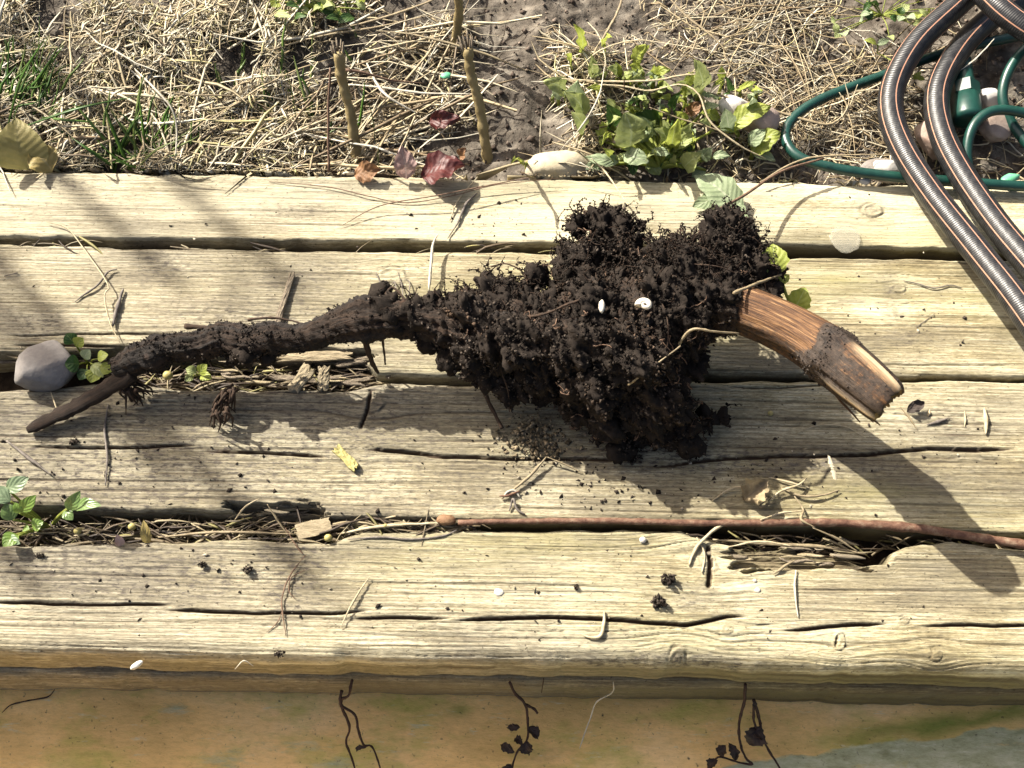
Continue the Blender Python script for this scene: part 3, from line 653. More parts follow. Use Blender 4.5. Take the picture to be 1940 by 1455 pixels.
raw = (np.exp(-((th - 5.72) / 0.16) ** 2) + 0.6 * np.exp(-((th - 1.48) / 0.10) ** 2)) * sstep(0.072, 0.082, ln)
soil = np.clip(soil, 0, 0.9) * (1 - raw); V = V + dn * (0.10 * bulge * (0.6 + fbm(cc * 5, ss * 5 + ln * 300, 22, 3)))[:, None]
stub = adopt(mesh_np('stub', V, F, M_STUB, None, {'tuv': tuv, 'soil': soil, 'raw': raw}), root)
# ragged cut face, sunken in the middle
E = V[-sg:]; c0 = E.mean(0); rings = [E]
for k, (q, dp) in enumerate(((0.86, 0.0006), (0.7, -0.0012), (0.45, -0.0035), (0.2, -0.005))):
    rr = c0 + (E - c0) * (q + 0.06 * rng.normal(size=(sg, 1))) + Tn[-1] * (dp + 0.0009 * rng.normal(size=(sg, 1)))
    rings.append(rr)
cv = np.vstack(rings + [c0 - Tn[-1] * 0.005]); i = (np.arange(4) * sg)[:, None]; j = np.arange(sg)[None]
cf = np.stack([i + j, i + (j + 1) % sg, i + sg + (j + 1) % sg, i + sg + j], -1).reshape(-1, 4)
jj = np.arange(sg); c3 = np.stack([4 * sg + jj, 4 * sg + (jj + 1) % sg, np.full(sg, 5 * sg)], 1)
fo = mesh_np('cut_face', cv, [cf, c3], M_CUT); adopt(fo, root); fo.parent = stub; fo.matrix_parent_inverse = Matrix()
tag(fo, 'hollowed ochre and dark brown cut end of the stub')
for k, (a, b_, r_) in enumerate((((1560, 690, 66), (1635, 785, 64), 1.3), ((1575, 712, 62), (1655, 800, 60), 1.1), ((1545, 690, 60), (1630, 800, 52), 0.9), ((1600, 735, 62), (1668, 806, 60), 1.0), ((1530, 668, 62), (1600, 735, 60), 1.4))):
    m_ = [(a[0] + b_[0]) / 2 - 4, (a[1] + b_[1]) / 2 + 3, (a[2] + b_[2]) / 2]
    o = tube('splinter', path([(*a, r_), (*m_, r_), (*b_, 0.3)]), 0.001, M_STUB, None, 14, 6, 0.5, 300, 0.6, k)
    o.data.attributes.new('soil', 'FLOAT', 'POINT'); adopt(o, root); o.parent = stub; o.matrix_parent_inverse = Matrix()

ksel = rng.choice(len(V), 1100, p=(lambda q: q / q.sum())(np.clip(soil, 0, 1) ** 3 * (0.15 + bulge)))
kr_ = 0.00015 + 0.0006 * rng.random(1100) ** 3
kV, kF = blobs(V[ksel] + rng.normal(size=(1100, 3)) * 0.0004, kr_, 77, 0.5)
ko = mesh_np('soil_crust', kV, kF, M_CRUMB, None, {'col': colrep(np.random.default_rng(5).uniform(0.03, 0.11, (1100, 1)) * np.array([[1, 0.8, 0.66]]), len(ICO_V))})
adopt(ko, root); ko.parent = stub; ko.matrix_parent_inverse = Matrix(); tag(ko, kind='stuff')

# soil clinging to the crown: lumps fused by a voxel remesh, roughened, then covered with crumbs
LUMPS = [(840, 612, 46, 32), (800, 600, 50, 24), (765, 592, 50, 17), (735, 590, 50, 12), (820, 588, 50, 20), (785, 622, 40, 15), (745, 618, 40, 11), (830, 640, 38, 20), (860, 620, 44, 36), (900, 622, 42, 48), (960, 645, 40, 60), (1010, 605, 46, 60), (1030, 690, 34, 58), (1080, 640, 48, 78), (1150, 592, 52, 78), (1130, 715, 36, 72), (1200, 660, 52, 82), (1240, 580, 57, 82),
         (1300, 522, 56, 70), (1282, 615, 54, 70), (1230, 750, 30, 70), (1305, 680, 40, 40), (1268, 785, 16, 42), (1365, 560, 57, 62), (1405, 505, 55, 52), (1372, 440, 58, 38), (1392, 470, 58, 42), (1425, 530, 52, 42),
         (1098, 425, 44, 26), (1150, 430, 46, 32), (1112, 490, 46, 42), (1075, 540, 44, 30), (1180, 480, 48, 46), (1212, 430, 46, 14), (1140, 540, 50, 46), (1240, 500, 52, 44), (1275, 485, 52, 36),
         (868, 668, 32, 26), (920, 690, 28, 36), (975, 735, 20, 32), (965, 545, 40, 20), (890, 575, 42, 28), (930, 560, 42, 28), (1010, 540, 42, 24), (1095, 770, 22, 34), (1150, 790, 18, 36), (1215, 815, 10, 28), (1300, 818, 12, 30), (1340, 800, 12, 22),
         (745, 578, 48, 20), (900, 655, 40, 50), (955, 600, 50, 44), (930, 640, 46, 50), (880, 600, 52, 36), (990, 640, 50, 60), (1440, 560, 50, 34), (1330, 560, 58, 60), (1160, 745, 16, 60), (1060, 715, 16, 50), (1225, 700, 14, 66), (470, 662, 30, 22), (440, 676, 26, 18), (505, 668, 32, 14), (705, 585, 48, 12), (720, 560, 46, 8), (1360, 790, 8, 16), (1180, 850, 8, 18), (1400, 545, 50, 44)]
bm = bmesh.new()
for (lx, ly, lz, lr) in LUMPS:
    c = Pz(lx, ly, lz); r_ = lr * mpp(c)
    bmesh.ops.create_icosphere(bm, subdivisions=3, radius=1, matrix=Matrix.Translation(c) @ Matrix.Diagonal((r_ * random.uniform(0.9, 1.05), r_ * random.uniform(0.9, 1.05), r_ * 0.9, 1)))
tm = bpy.data.meshes.new('tmp'); bm.to_mesh(tm); bm.free()
to = bpy.data.objects.new('tmp', tm); col.objects.link(to)
md = to.modifiers.new('r', 'REMESH'); md.mode = 'VOXEL'; md.voxel_size = 0.0013
ev = to.evaluated_get(bpy.context.evaluated_depsgraph_get()); em = ev.to_mesh()
nv = len(em.vertices); CV = np.empty(nv * 3, np.float32); em.vertices.foreach_get('co', CV); CV = CV.reshape(-1, 3).astype(float)
CN = np.empty(nv * 3, np.float32); em.vertices.foreach_get('normal', CN); CN = CN.reshape(-1, 3).astype(float)
quads = np.array([list(p.vertices) for p in em.polygons if len(p.vertices) == 4]); tris = np.array([list(p.vertices) for p in em.polygons if len(p.vertices) == 3]).reshape(-1, 3)
ev.to_mesh_clear(); bpy.data.objects.remove(to); bpy.data.meshes.remove(tm)
CV = CV + CN * (0.036 * n3(CV, 60, 2, 4) + 0.022 * n3(CV, 160, 5, 3) + 0.008 * n3(CV, 480, 8, 3))[:, None]
CV[:, 2] = np.maximum(CV[:, 2], 0.0006)
def soil_cols(n, seed, lo=0.012, hi=0.07):
    r = np.random.default_rng(seed); g = r.uniform(0, 1, n)[:, None] ** 1.6
    return (np.array([[lo, lo * 0.75, lo * 0.6]]) * (1 - g) + np.array([[hi, hi * 0.80, hi * 0.64]]) * g)
ccol = 0.018 + 0.04 * np.clip(n3(CV, 150, 4, 3) + 0.3, 0, 1)
colv = np.stack([ccol, ccol * 0.78, ccol * 0.63, np.ones(nv)], 1)
NC = 38000
wc = sstep(-0.10, 0.08, n3(CV, 45, 11, 2)) + 0.12; wc /= wc.sum()
sel = rng.choice(nv, NC, p=wc); srad = 0.0002 + 0.0009 * rng.random(NC) ** 3
cpos = CV[sel] + CN[sel] * rng.uniform(-0.0005, 0.0007, NC)[:, None] + rng.normal(size=(NC, 3)) * 0.0005
cpos[:, 2] = np.maximum(cpos[:, 2], srad * 0.6)
bV, bF = blobs(cpos, srad, 3, 0.5)
# crumb-laden root hairs bristling out, mostly round the upper edge
hair_p, hair_c, hr = [], [], []
up_bias = CN[:, 1] * 0.7 + CN[:, 2] * 0.2 + 0.25 * CN[:, 0] * (CV[:, 0] > 0.1)
wgt = np.clip(up_bias + 0.25, 0.02, 1) ** 1.5 * (1 + 2.5 * (CV[:, 1] > P(970, 560, 0.045).y)); wgt /= wgt.sum()
for k in rng.choice(nv, 900, p=wgt):
    p = CV[k].copy(); d = CN[k] + rng.normal(size=3) * 0.5; d /= np.linalg.norm(d); pts = [p - d * 0.002]
    for q in range(rng.integers(3, 9)):
        d = d + rng.normal(size=3) * 0.45; d /= np.linalg.norm(d); p = p + d * rng.uniform(0.0012, 0.0026); p[2] = max(p[2], 0.001); pts.append(p.copy())
        for _ in range(rng.integers(1, 4)):
            hair_c.append(p + rng.normal(size=3) * 0.0006); hr.append(rng.uniform(0.0002, 0.0009) * (1.2 - q * 0.12))
    hair_p.append(tube_arr(np.array(pts), np.linspace(0.0004, 0.00018, len(pts)), 4, cap=False))
hV, hF = blobs(np.array(hair_c), np.array(hr), 5)
hs = merge([(a, b, c) for a, b, c in hair_p])
parts = [(CV, [q for q in (quads, tris) if len(q)], colv), (bV, [bF], colrep(soil_cols(NC, 1, 0.013, 0.105) * (0.55 + 1.3 * sstep(-0.12, 0.14, n3(cpos, 30, 71, 3)))[:, None] * (np.array([[1, 1, 1]]) + sstep(0.0, 0.15, n3(cpos, 40, 75, 2))[:, None] * np.array([[0.25, 0.05, -0.1]])), len(ICO_V))),
         (hV, [hF], colrep(soil_cols(len(hr), 2, 0.012, 0.055), len(ICO_V))), (hs[0], hs[1], np.tile([0.05, 0.033, 0.024, 1], (len(hs[0]), 1)))]
mv, mf, ma = merge(parts)
sc = adopt(mesh_np('soil_clump', mv, mf, M_CRUMB, None, {'col': ma}), root); tag(sc, 'crumbly black soil packed round the root crown', kind='stuff')
cs = rng.choice(len(root_surf), 15000, p=(lambda q: q / q.sum())(0.05 + sstep(-0.06, 0.10, n3(root_surf, 38, 51, 3)) * (0.25 + sstep(-0.35, 0.0, root_surf[:, 0]))))
cr = 0.00018 + 0.0007 * rng.random(15000) ** 4
kV, kF = blobs(root_surf[cs] + rng.normal(size=(15000, 3)) * 0.0006, cr, 61, 0.5)
tag(adopt(mesh_np('soil_crust', kV, kF, M_CRUMB, None, {'col': colrep(soil_cols(15000, 66, 0.012, 0.085), len(ICO_V))}), root), kind='stuff')
# fine roots woven over the crown
fr = []
for k in range(70):
    i0 = rng.integers(0, nv); p = CV[i0].copy(); d = rng.normal(size=3); pts = []
    for q in range(rng.integers(8, 22)):
        j0 = np.argmin(((CV[::7] - p) ** 2).sum(1)) * 7
        nn_ = CN[j0]; d = d - nn_ * d.dot(nn_) + rng.normal(size=3) * 0.35; d /= np.linalg.norm(d)
        p = CV[j0] + nn_ * 0.0012 + d * 0.0026; p[2] = max(p[2], 0.001); pts.append(p.copy())
    fr.append(tube_arr(smooth_path(np.array(pts), len(pts) * 2), np.linspace(0.00034, 0.00016, len(pts) * 2), 4, cap=False))
fv, ff, fa = merge(fr)
tag(adopt(mesh_np('fine_roots', fv, ff, M_TWIG, None, {'tuv': fa}), root), kind='stuff')
# rootlets one can pick out
RL = [([(900, 572, 52), (1000, 600, 62), (1080, 575, 74), (1150, 548, 72)], 1.0), ([(1280, 660, 60), (1310, 625, 74), (1350, 628, 74), (1400, 632, 66)], 0.9), ([(1190, 730, 56), (1230, 700, 66), (1290, 655, 72)], 0.6),
      ([(915, 735, 18), (930, 770, 14), (952, 812, 8)], 1.6), ([(945, 690, 40), (962, 740, 30), (965, 780, 14)], 0.5), ([(1330, 450, 70), (1300, 495, 66), (1250, 520, 66)], 0.6), ([(1390, 555, 78), (1440, 535, 66), (1480, 520, 56)], 1.0),
      ([(1310, 500, 74), (1360, 505, 78), (1400, 520, 72)], 0.4), ([(730, 560, 50), (745, 545, 50), (770, 572, 50)], 0.9), ([(690, 640, 34), (702, 680, 20), (716, 706, 4)], 1.9), ([(725, 640, 36), (728, 668, 22), (730, 690, 6)], 0.8),
      ([(350, 618, 6), (400, 622, 9), (450, 630, 24)], 1.7), ([(470, 606, 32), (510, 602, 36), (545, 606, 36), (580, 616, 40)], 0.8), ([(880, 545, 50), (905, 575, 52), (930, 600, 52)], 0.7), ([(1240, 540, 70), (1265, 610, 76), (1262, 680, 66)], 0.5),
      ([(930, 505, 44), (960, 500, 46), (990, 515, 46), (1000, 540, 46)], 0.5), ([(1075, 760, 20), (1100, 740, 34), (1170, 735, 44)], 0.6)]
for k, (pp, r_) in enumerate(RL):
    pp = [(*q, r_ * (1 - 0.5 * i / len(pp))) for i, q in enumerate(pp)]
    adopt(tube('rootlet', path(pp), r_, M_DARKROOT if k not in (1, 2, 6) else M_STEM, None, 22, 6, 0.5, 400, s=k), root)
# tuft of fine roots hanging below on the left
parts = []
for (bx, by, tx_, ty_, k, sp) in ((435, 735, 415, 780, 16, 12), (245, 735, 268, 752, 26, 22), (412, 780, 405, 802, 6, 10), (420, 775, 425, 800, 5, 12)):
    for _ in range(k):
        a = np.array([bx + random.gauss(0, 7), by + random.gauss(0, 6), random.uniform(8, 20)]); e = np.array([tx_ + random.gauss(0, sp), ty_ + random.gauss(0, sp * 0.6), random.uniform(1, 5)])
        m_ = (a + e) / 2 + np.array([random.gauss(0, 6), random.gauss(0, 5), 3])
        q = smooth_path(np.array([tuple(Pz(*a)), tuple(Pz(*m_)), tuple(Pz(*e))]), 9)
        parts.append(tube_arr(q, np.linspace(0.0011, 0.0003, 9), 5, 1, 0.5, 500, _))
fv, ff, fa = merge(parts)
tag(adopt(mesh_np('fine_roots', fv, ff, M_DARKROOT, None, {'tuv': fa}), root), kind='stuff')

# white snail shell and pale bits on the crown
M_SHELL = simple('shell_white', (0.62, 0.55, 0.44), (0.85, 0.82, 0.74), 300, 0.4, 0.1, spec=0.5)
c = np.array(Pz(1222, 578, 86)); th = np.linspace(0, 9.5, 60); rr = 0.0009 + 0.0024 * (th / 9.5) ** 1.6
sp = c + np.stack([np.cos(th) * rr, np.sin(th) * rr * 0.9, 0.0012 - th * 0.00018], 1)
V, F, t = tube_arr(sp, 0.0004 + 0.0019 * (th / 9.5) ** 1.3, 12)
tag(mesh_np('snail_shell', V, F, M_SHELL, None, {'tuv': t}), 'tiny white snail shell caught in the soil on the root crown', 'shell')
tag(rock('pebble', Pz(1140, 580, 77), (0.0018, 0.004, 0.002), M_SHELL, None, 2, 0.3, 2, 4), 'sliver of white grit in the soil left of the snail shell', 'pebble')

# ------------------------------------------------------------------ garden hose
def hose_mat():
    m, n, b = new_mat('braided_hose')
    a = n.nodes.new('ShaderNodeAttribute'); a.attribute_name = 'tuv'
    s = n.nodes.new('ShaderNodeSeparateXYZ'); n.links.new(a.outputs['Vector'], s.inputs[0])
    ang = math_(n, 'ARCTAN2', s.outputs[1], s.outputs[0])
    w = math_(n, 'SINE', math_(n, 'ADD', math_(n, 'MULTIPLY', s.outputs[2], 2 * math.pi / 0.0014), math_(n, 'MULTIPLY', ang, 2)))
    w2 = math_(n, 'SINE', math_(n, 'SUBTRACT', math_(n, 'MULTIPLY', s.outputs[2], 2 * math.pi / 0.0062), math_(n, 'MULTIPLY', ang, 14)))
    k = math_(n, 'COSINE', math_(n, 'MULTIPLY', math_(n, 'ADD', ang, 0.15), 5))
    st = math_(n, 'GREATER_THAN', k, 0.972)
    edge_ = math_(n, 'MULTIPLY', math_(n, 'GREATER_THAN', k, 0.86), 1.0)
    du = noise_(n, 180, 5, 0.7)
    c = ramp_(n, du, [(0.36, (0.008, 0.008, 0.009)), (0.6, (0.02, 0.02, 0.021)), (0.8, (0.05, 0.047, 0.042))])
    c = mix_(n, c, (0.36, 0.19, 0.125), st)
    n.links.new(c, b.inputs['Base Color']); b.inputs['Roughness'].default_value = 0.38; b.inputs['Specular IOR Level'].default_value = 0.4
    h = math_(n, 'ADD', math_(n, 'MULTIPLY', w, 0.5), math_(n, 'MULTIPLY', w2, 0.12))
    h = math_(n, 'ADD', math_(n, 'MULTIPLY', h, math_(n, 'SUBTRACT', 1.0, st)), math_(n, 'MULTIPLY', st, 1.0))
    bump_(n, b, h, 0.28, 0.0004); return m
M_HOSE = hose_mat()
hose = empty('garden_hose', Pz(1760, 230, 0)); tag(hose, 'coiled black braided garden hose with thin orange stripes', 'hose')
for pts in ([(2250, -150, 16), (2020, -130, 22), (1880, -45, 27), (1800, 22, 26), (1735, 85, 22), (1695, 155, 19), (1688, 215, 18), (1712, 285, 18), (1768, 372, 20), (1855, 482, 27), (1945, 598, 36), (2070, 790, 42), (2180, 1000, 30), (2230, 1200, 12), (2210, 1350, 9)],
            [(2300, -60, 14), (2050, -30, 10), (1920, 10, 10), (1850, 58, 13), (1800, 120, 15), (1775, 185, 15), (1785, 255, 15), (1822, 330, 16), (1890, 428, 22), (1990, 550, 32), (2120, 740, 36), (2260, 960, 22), (2330, 1200, 9)],
            [(1790, -90, 34), (1850, -28, 40), (1905, 26, 42), (1975, 72, 40), (2080, 120, 30), (2250, 170, 12)]):
    Q = smooth_path(np.array(path(pts)), 260)
    V, F, t = tube_arr(Q, 0.0082, 40); adopt(mesh_np('hose_coil', V, F, M_HOSE, None, {'tuv': t}), hose)

# ------------------------------------------------------------------ green cable with connector
M_GREEN = simple('green_plastic', (0.005, 0.04, 0.03), (0.012, 0.075, 0.056), 120, 0.38, 0.1, 0.0004, 0.5)
cable = empty('cable', Pz(1620, 330, 0)); tag(cable, 'dark green plastic cable looped on the soil beneath the black hose', 'cable')
for pts, r_ in (([(2100, 30, 8), (1960, 62, 8), (1850, 85, 7), (1775, 105, 6), (1680, 140, 6), (1560, 186, 6), (1505, 222, 5), (1488, 260, 5), (1515, 298, 6), (1590, 320, 7), (1690, 334, 7), (1800, 343, 7), (1920, 352, 6), (2080, 362, 5)], 3.3),
                ([(1838, 345, 2), (1832, 285, 9), (1846, 236, 15), (1882, 210, 17), (1940, 214, 15), (2010, 240, 8), (2080, 250, 2)], 3.3),
                ([(1960, 75, 24), (1925, 112, 20), (1905, 150, 15), (1900, 190, 10), (1918, 235, 5), (1960, 290, 3)], 3.3)):
    Q = smooth_path(np.array(path(pts)), 150); V, F, t = tube_arr(Q, r_ * 0.001, 20)
    adopt(mesh_np('cable_loop', V, F, M_GREEN, None, {'tuv': t}), cable)
a = np.array(Pz(1822, 110, 9)); b_ = np.array(Pz(1834, 232, 9)); ax = b_ - a
prof = [(0, 0.0035), (0.04, 0.006), (0.3, 0.0064), (0.42, 0.0068), (0.44, 0.0072)]
prof2 = [(0.60, 0.0076), (0.62, 0.009), (0.92, 0.0098), (0.96, 0.0096), (0.985, 0.007), (1.0, 0.004)]
def lathe(name, prof, seg, parent, flatn=False):
    C = np.array([a + ax * p[0] for p in prof]); R = [p[1] for p in prof]
    V, F, t = tube_arr(C, R, seg); return mesh_np(name, V, F, M_GREEN, parent, {'tuv': t}, smooth=not flatn)
con = adopt(lathe('connector', prof2, 28, None), cable); tag(con, 'barrel connector of the green cable')
for pr, sg_, nm in ((prof, 24, 'sleeve'), ([(0.43, 0.004), (0.435, 0.0094), (0.61, 0.0094), (0.615, 0.004)], 6, 'hex_nut')):
    o = lathe(nm, pr, sg_, None, sg_ == 6); o.parent = con

# ------------------------------------------------------------------ stones
M_STONE_C = simple('cream_stone', (0.52, 0.44, 0.29), (0.70, 0.62, 0.46), 60, 0.75, 0.5, 0.001)
M_STONE_P = simple('pink_stone', (0.30, 0.20, 0.15), (0.62, 0.50, 0.42), 45, 0.75, 0.5, 0.001)
M_STONE_W = simple('white_stone', (0.66, 0.63, 0.58), (0.84, 0.81, 0.76), 45, 0.7, 0.5, 0.001)
M_STONE_G = simple('grey_stone', (0.19, 0.165, 0.145), (0.34, 0.305, 0.275), 70, 0.85, 0.7, 0.0012)
def stone(px, py, z, r, mat, label, s, amp=0.2, fl=0.0, rotz=0.0, f=1.1):
    return tag(rock('stone', Pz(px, py, z), np.array(r) * 0.001, mat, None, 4, amp, f, s, rotz, fl), label, 'stone')
stone(1066, 318, -6, (25, 13, 15), M_STONE_C, 'smooth cream stone half buried against the back of the rear timber', 3, 0.34, 0.5, 0.1, 1.5)
stone(1432, 228, 6, (17, 13, 12), M_STONE_P, 'brownish pink stone behind the broad leaves, left of the green cable', 5, 0.25, 0.7)
stone(1388, 205, 4, (12, 9, 10), M_STONE_W, 'pale stone half hidden behind the broad leaves', 8, 0.25, 0.7)
stone(1772, 268, 1, (14, 18, 11), M_STONE_P, 'pale pink stone between the two hose strands', 10, 0.25, 0.8)
stone(1692, 318, 0, (15, 8, 7), M_STONE_W, 'bright white stone inside the bottom of the green cable loop', 12, 0.2, 0.8)
stone(1884, 238, 1, (13, 12, 11), M_STONE_P, 'tan stone under the small green cable arch', 14, 0.3, 0.8)
stone(1876, 182, 1, (11, 9, 9), M_STONE_W, 'pinkish white stone right of the green connector', 16, 0.25, 0.8)
stone(1640, 343, 2.0, (4, 2.5, 2.2), M_STONE_W, 'white chip at the back edge of the rear timber below the cable', 18, 0.3, 0.8)
stone(1700, 322, -2, (24, 10, 5), M_STONE_G, 'flat grey stone under the bright white one', 25, 0.2, 0.8)
stone(88, 703, 4, (23, 17, 17), simple('pinkish_grey_stone', (0.17, 0.158, 0.15), (0.36, 0.335, 0.315), 60, 0.85, 0.8, 0.0012), 'angular grey stone wedged in the gap at the left end', 29, 0.32, 0.85, 0.5, 1.4)
for px, py, z, r_, lb in ((845, 143, 5, (4.5, 3.2, 1.2), 'small bright green plastic scrap between the two cut stems'), (1914, 338, 4, (8, 3.6, 2.5), 'mint green plastic scrap by the timber at the right edge')):
    tag(rock('plastic_scrap', Pz(px, py, z), np.array(r_) * 0.001, simple('mint_plastic', (0.10, 0.42, 0.22), (0.20, 0.58, 0.34), 80, 0.4, 0.1), None, 3, 0.3, 1.4, int(px), 0.3, 0.6), lb, 'plastic scrap')

# ------------------------------------------------------------------ bed litter
def region(n, x0, x1, y0, y1, seed):
    r = np.random.default_rng(seed); q = Pv(r.uniform(x0, x1, n), r.uniform(y0, y1, n)); q = q[q[:, 1] > Y_BACK + 0.001]; return q
STRAWC = np.array([[0.66, 0.54, 0.33], [0.80, 0.70, 0.49], [0.50, 0.39, 0.23], [0.86, 0.80, 0.64], [0.30, 0.22, 0.13], [0.68, 0.60, 0.30]])
def litter(name, label, sets, seed, mat=None, pal=STRAWC, cat='dry grass'):
    r = np.random.default_rng(seed); out = []
    for (n, x0, x1, y0, y1, l0, l1, w0, w1, hd, hs_, zmax, cu, probs, sl) in sets:
        p0 = region(n, x0, x1, y0, y1, seed + n); p0 = p0[fbm(p0[:, 0] * 16 + 3, p0[:, 1] * 16 + 8, 27, 3) > (0.40 if x0 < 400 else 0.46)]; n = len(p0)
        p0[:, 2] = r.uniform(0.0008, zmax, n)
        L = r.uniform(l0, l1, n); W = r.uniform(w0, w1, n) * 0.5
        h = np.radians(hd) + np.radians(hs_) * r.normal(size=n) + math.pi * r.integers(0, 2, n)
        p0[:, 0] -= np.cos(h) * L / 2; p0[:, 1] -= np.sin(h) * L / 2
        p0[:, 1] = np.maximum(p0[:, 1], Y_BACK + 0.001)
        V, F = strands(p0, h, L, W, gh, r.uniform(0, 0.2, n) * L * 0.5, r.normal(size=n) * cu, seed + n + 1, slope=r.uniform(0, sl, n) * L if sl else None)
        mn = V[:, 1].reshape(n, 15).min(1); sh = np.where(r.random(n) < 0.93, np.maximum(0, Y_BACK + 0.0015 - mn), 0); V[:, 1] += np.repeat(sh, 15)
        low = V[:, 1] < Y_BACK + 0.002
        V[low, 2] = np.maximum(V[low, 2], 0.0012)
        c = pal[r.choice(len(pal), n, p=probs)] * r.uniform(0.55, 1.2, (n, 1))
        out.append((V, [F], colrep(c, 15)))
        seed += 3
    V, F, A = merge(out)
    o = mesh_np(name, V, F, mat or M_STRAW, None, {'col': A}); return tag(o, label, cat, kind='stuff')
MM = 0.001
pA = [0.25, 0.28, 0.15, 0.15, 0.05, 0.12]; pB = [0.25, 0.22, 0.2, 0.15, 0.15, 0.03]
MM = 0.001
litter('dry_grass', 'matted pale dry grass covering the left of the garden bed',
       [(7600, -160, 560, -60, 325, 8 * MM, 36 * MM, 0.5 * MM, 1.3 * MM, 40, 60, 0.014, 0.6, pA, 0.18), (4200, -160, 600, -60, 325, 4 * MM, 13 * MM, 0.6 * MM, 2.2 * MM, 40, 60, 0.02, 0.3, pA, 0.3), (500, -160, 500, -40, 325, 25 * MM, 70 * MM, 1.0 * MM, 3.0 * MM, 30, 50, 0.018, 0.4, pA, 0.1)], 101)
litter('straw_litter', 'loose straw and dry stalks strewn over the middle of the bed',
       [(900, 440, 1060, -60, 335, 8 * MM, 32 * MM, 0.6 * MM, 1.9 * MM, 30, 60, 0.007, 0.5, pB, 0.08), (2200, 430, 1100, -60, 335, 4 * MM, 15 * MM, 0.6 * MM, 2.2 * MM, 40, 60, 0.008, 0.3, pB, 0.15), (240, 430, 1060, -60, 330, 45 * MM, 130 * MM, 1.0 * MM, 2.6 * MM, 20, 28, 0.014, 0.4, pB, 0.05),
        (420, 960, 1150, 90, 340, 12 * MM, 55 * MM, 0.8 * MM, 2.0 * MM, 10, 50, 0.014, 0.6, pB, 0.1), (160, 1020, 1420, 90, 300, 15 * MM, 70 * MM, 0.6 * MM, 1.6 * MM, 0, 60, 0.01, 0.8, pB, 0.1)], 202)
litter('straw_litter', 'thin fibrous straw over the soil right of the broad-leaved plant',
       [(620, 1380, 1720, -60, 260, 8 * MM, 40 * MM, 0.4 * MM, 1.3 * MM, 20, 55, 0.008, 0.9, pB, 0.05), (900, 1250, 1760, -60, 345, 3 * MM, 14 * MM, 0.6 * MM, 1.8 * MM, 40, 60, 0.005, 0.3, pB, 0.1), (110, 1350, 1760, -60, 230, 50 * MM, 120 * MM, 0.7 * MM, 1.5 * MM, 15, 40, 0.01, 0.5, pB, 0.05),
        (330, 980, 1400, -60, 110, 5 * MM, 22 * MM, 0.4 * MM, 1.1 * MM, 50, 60, 0.003, 0.8, pB, 0), (130, 1460, 1760, 150, 345, 8 * MM, 35 * MM, 0.5 * MM, 1.4 * MM, 50, 60, 0.007, 0.8, pB, 0.1), (220, 1700, 2150, 0, 345, 10 * MM, 45 * MM, 0.5 * MM, 1.4 * MM, 20, 60, 0.006, 0.8, pB, 0.1)], 303)
# crumbs of bed soil
q = region(5000, -120, 2080, -80, 340, 5); r_ = 0.0004 + 0.0018 * rng.random(len(q)) ** 3
q[:, 2] = gh(q[:, 0], q[:, 1]) + r_ * 0.4
V, F = blobs(q, r_, 9); tag(mesh_np('soil_crumbs', V, F, M_CRUMB, None, {'col': colrep(soil_cols(len(q), 6, 0.10, 0.34), len(ICO_V))}), 'crumbs of dry soil over the garden bed', 'soil', kind='stuff')

# ------------------------------------------------------------------ crumbs, grit and fibres on the timbers
def deck_pts(spec, seed):
    r = np.random.default_rng(seed); out = []
    for (n, x, y, sx, sy) in spec: out.append(np.stack([r.normal(x, sx, n), r.normal(y, sy, n)], 1))
    out = np.vstack(out); ok = (out[:, 1] > 345) & (out[:, 1] < 1235); return out[ok]
dp = deck_pts([(260, 120, 900, 130, 70), (220, 300, 800, 160, 80), (260, 1300, 870, 230, 35), (200, 1150, 900, 90, 30), (420, 1010, 840, 45, 35), (150, 1700, 860, 140, 60), (160, 300, 1090, 160, 40), (130, 900, 420, 60, 30), (160, 1640, 600, 120, 70), (130, 1000, 1060, 400, 60), (120, 500, 480, 300, 40), (140, 1180, 930, 80, 15), (120, 1100, 1150, 500, 40), (160, 1390, 900, 60, 15), (150, 560, 960, 400, 60)], 4)
w = Pv(dp[:, 0], dp[:, 1]); r_ = 0.00018 + 0.0009 * rng.random(len(w)) ** 5; w[:, 2] = r_ * 0.5 - 0.0002
V, F = blobs(w, r_, 12, 0.55)
cc_ = soil_cols(len(w), 8, 0.02, 0.09); pale = rng.random(len(w)) < 0.12; cc_[pale] = np.array([0.55, 0.48, 0.36])
tag(mesh_np('soil_crumbs', V, F, M_CRUMB, None, {'col': colrep(cc_, len(ICO_V))}), 'crumbs of black soil and grit scattered on the timbers', 'soil', kind='stuff')

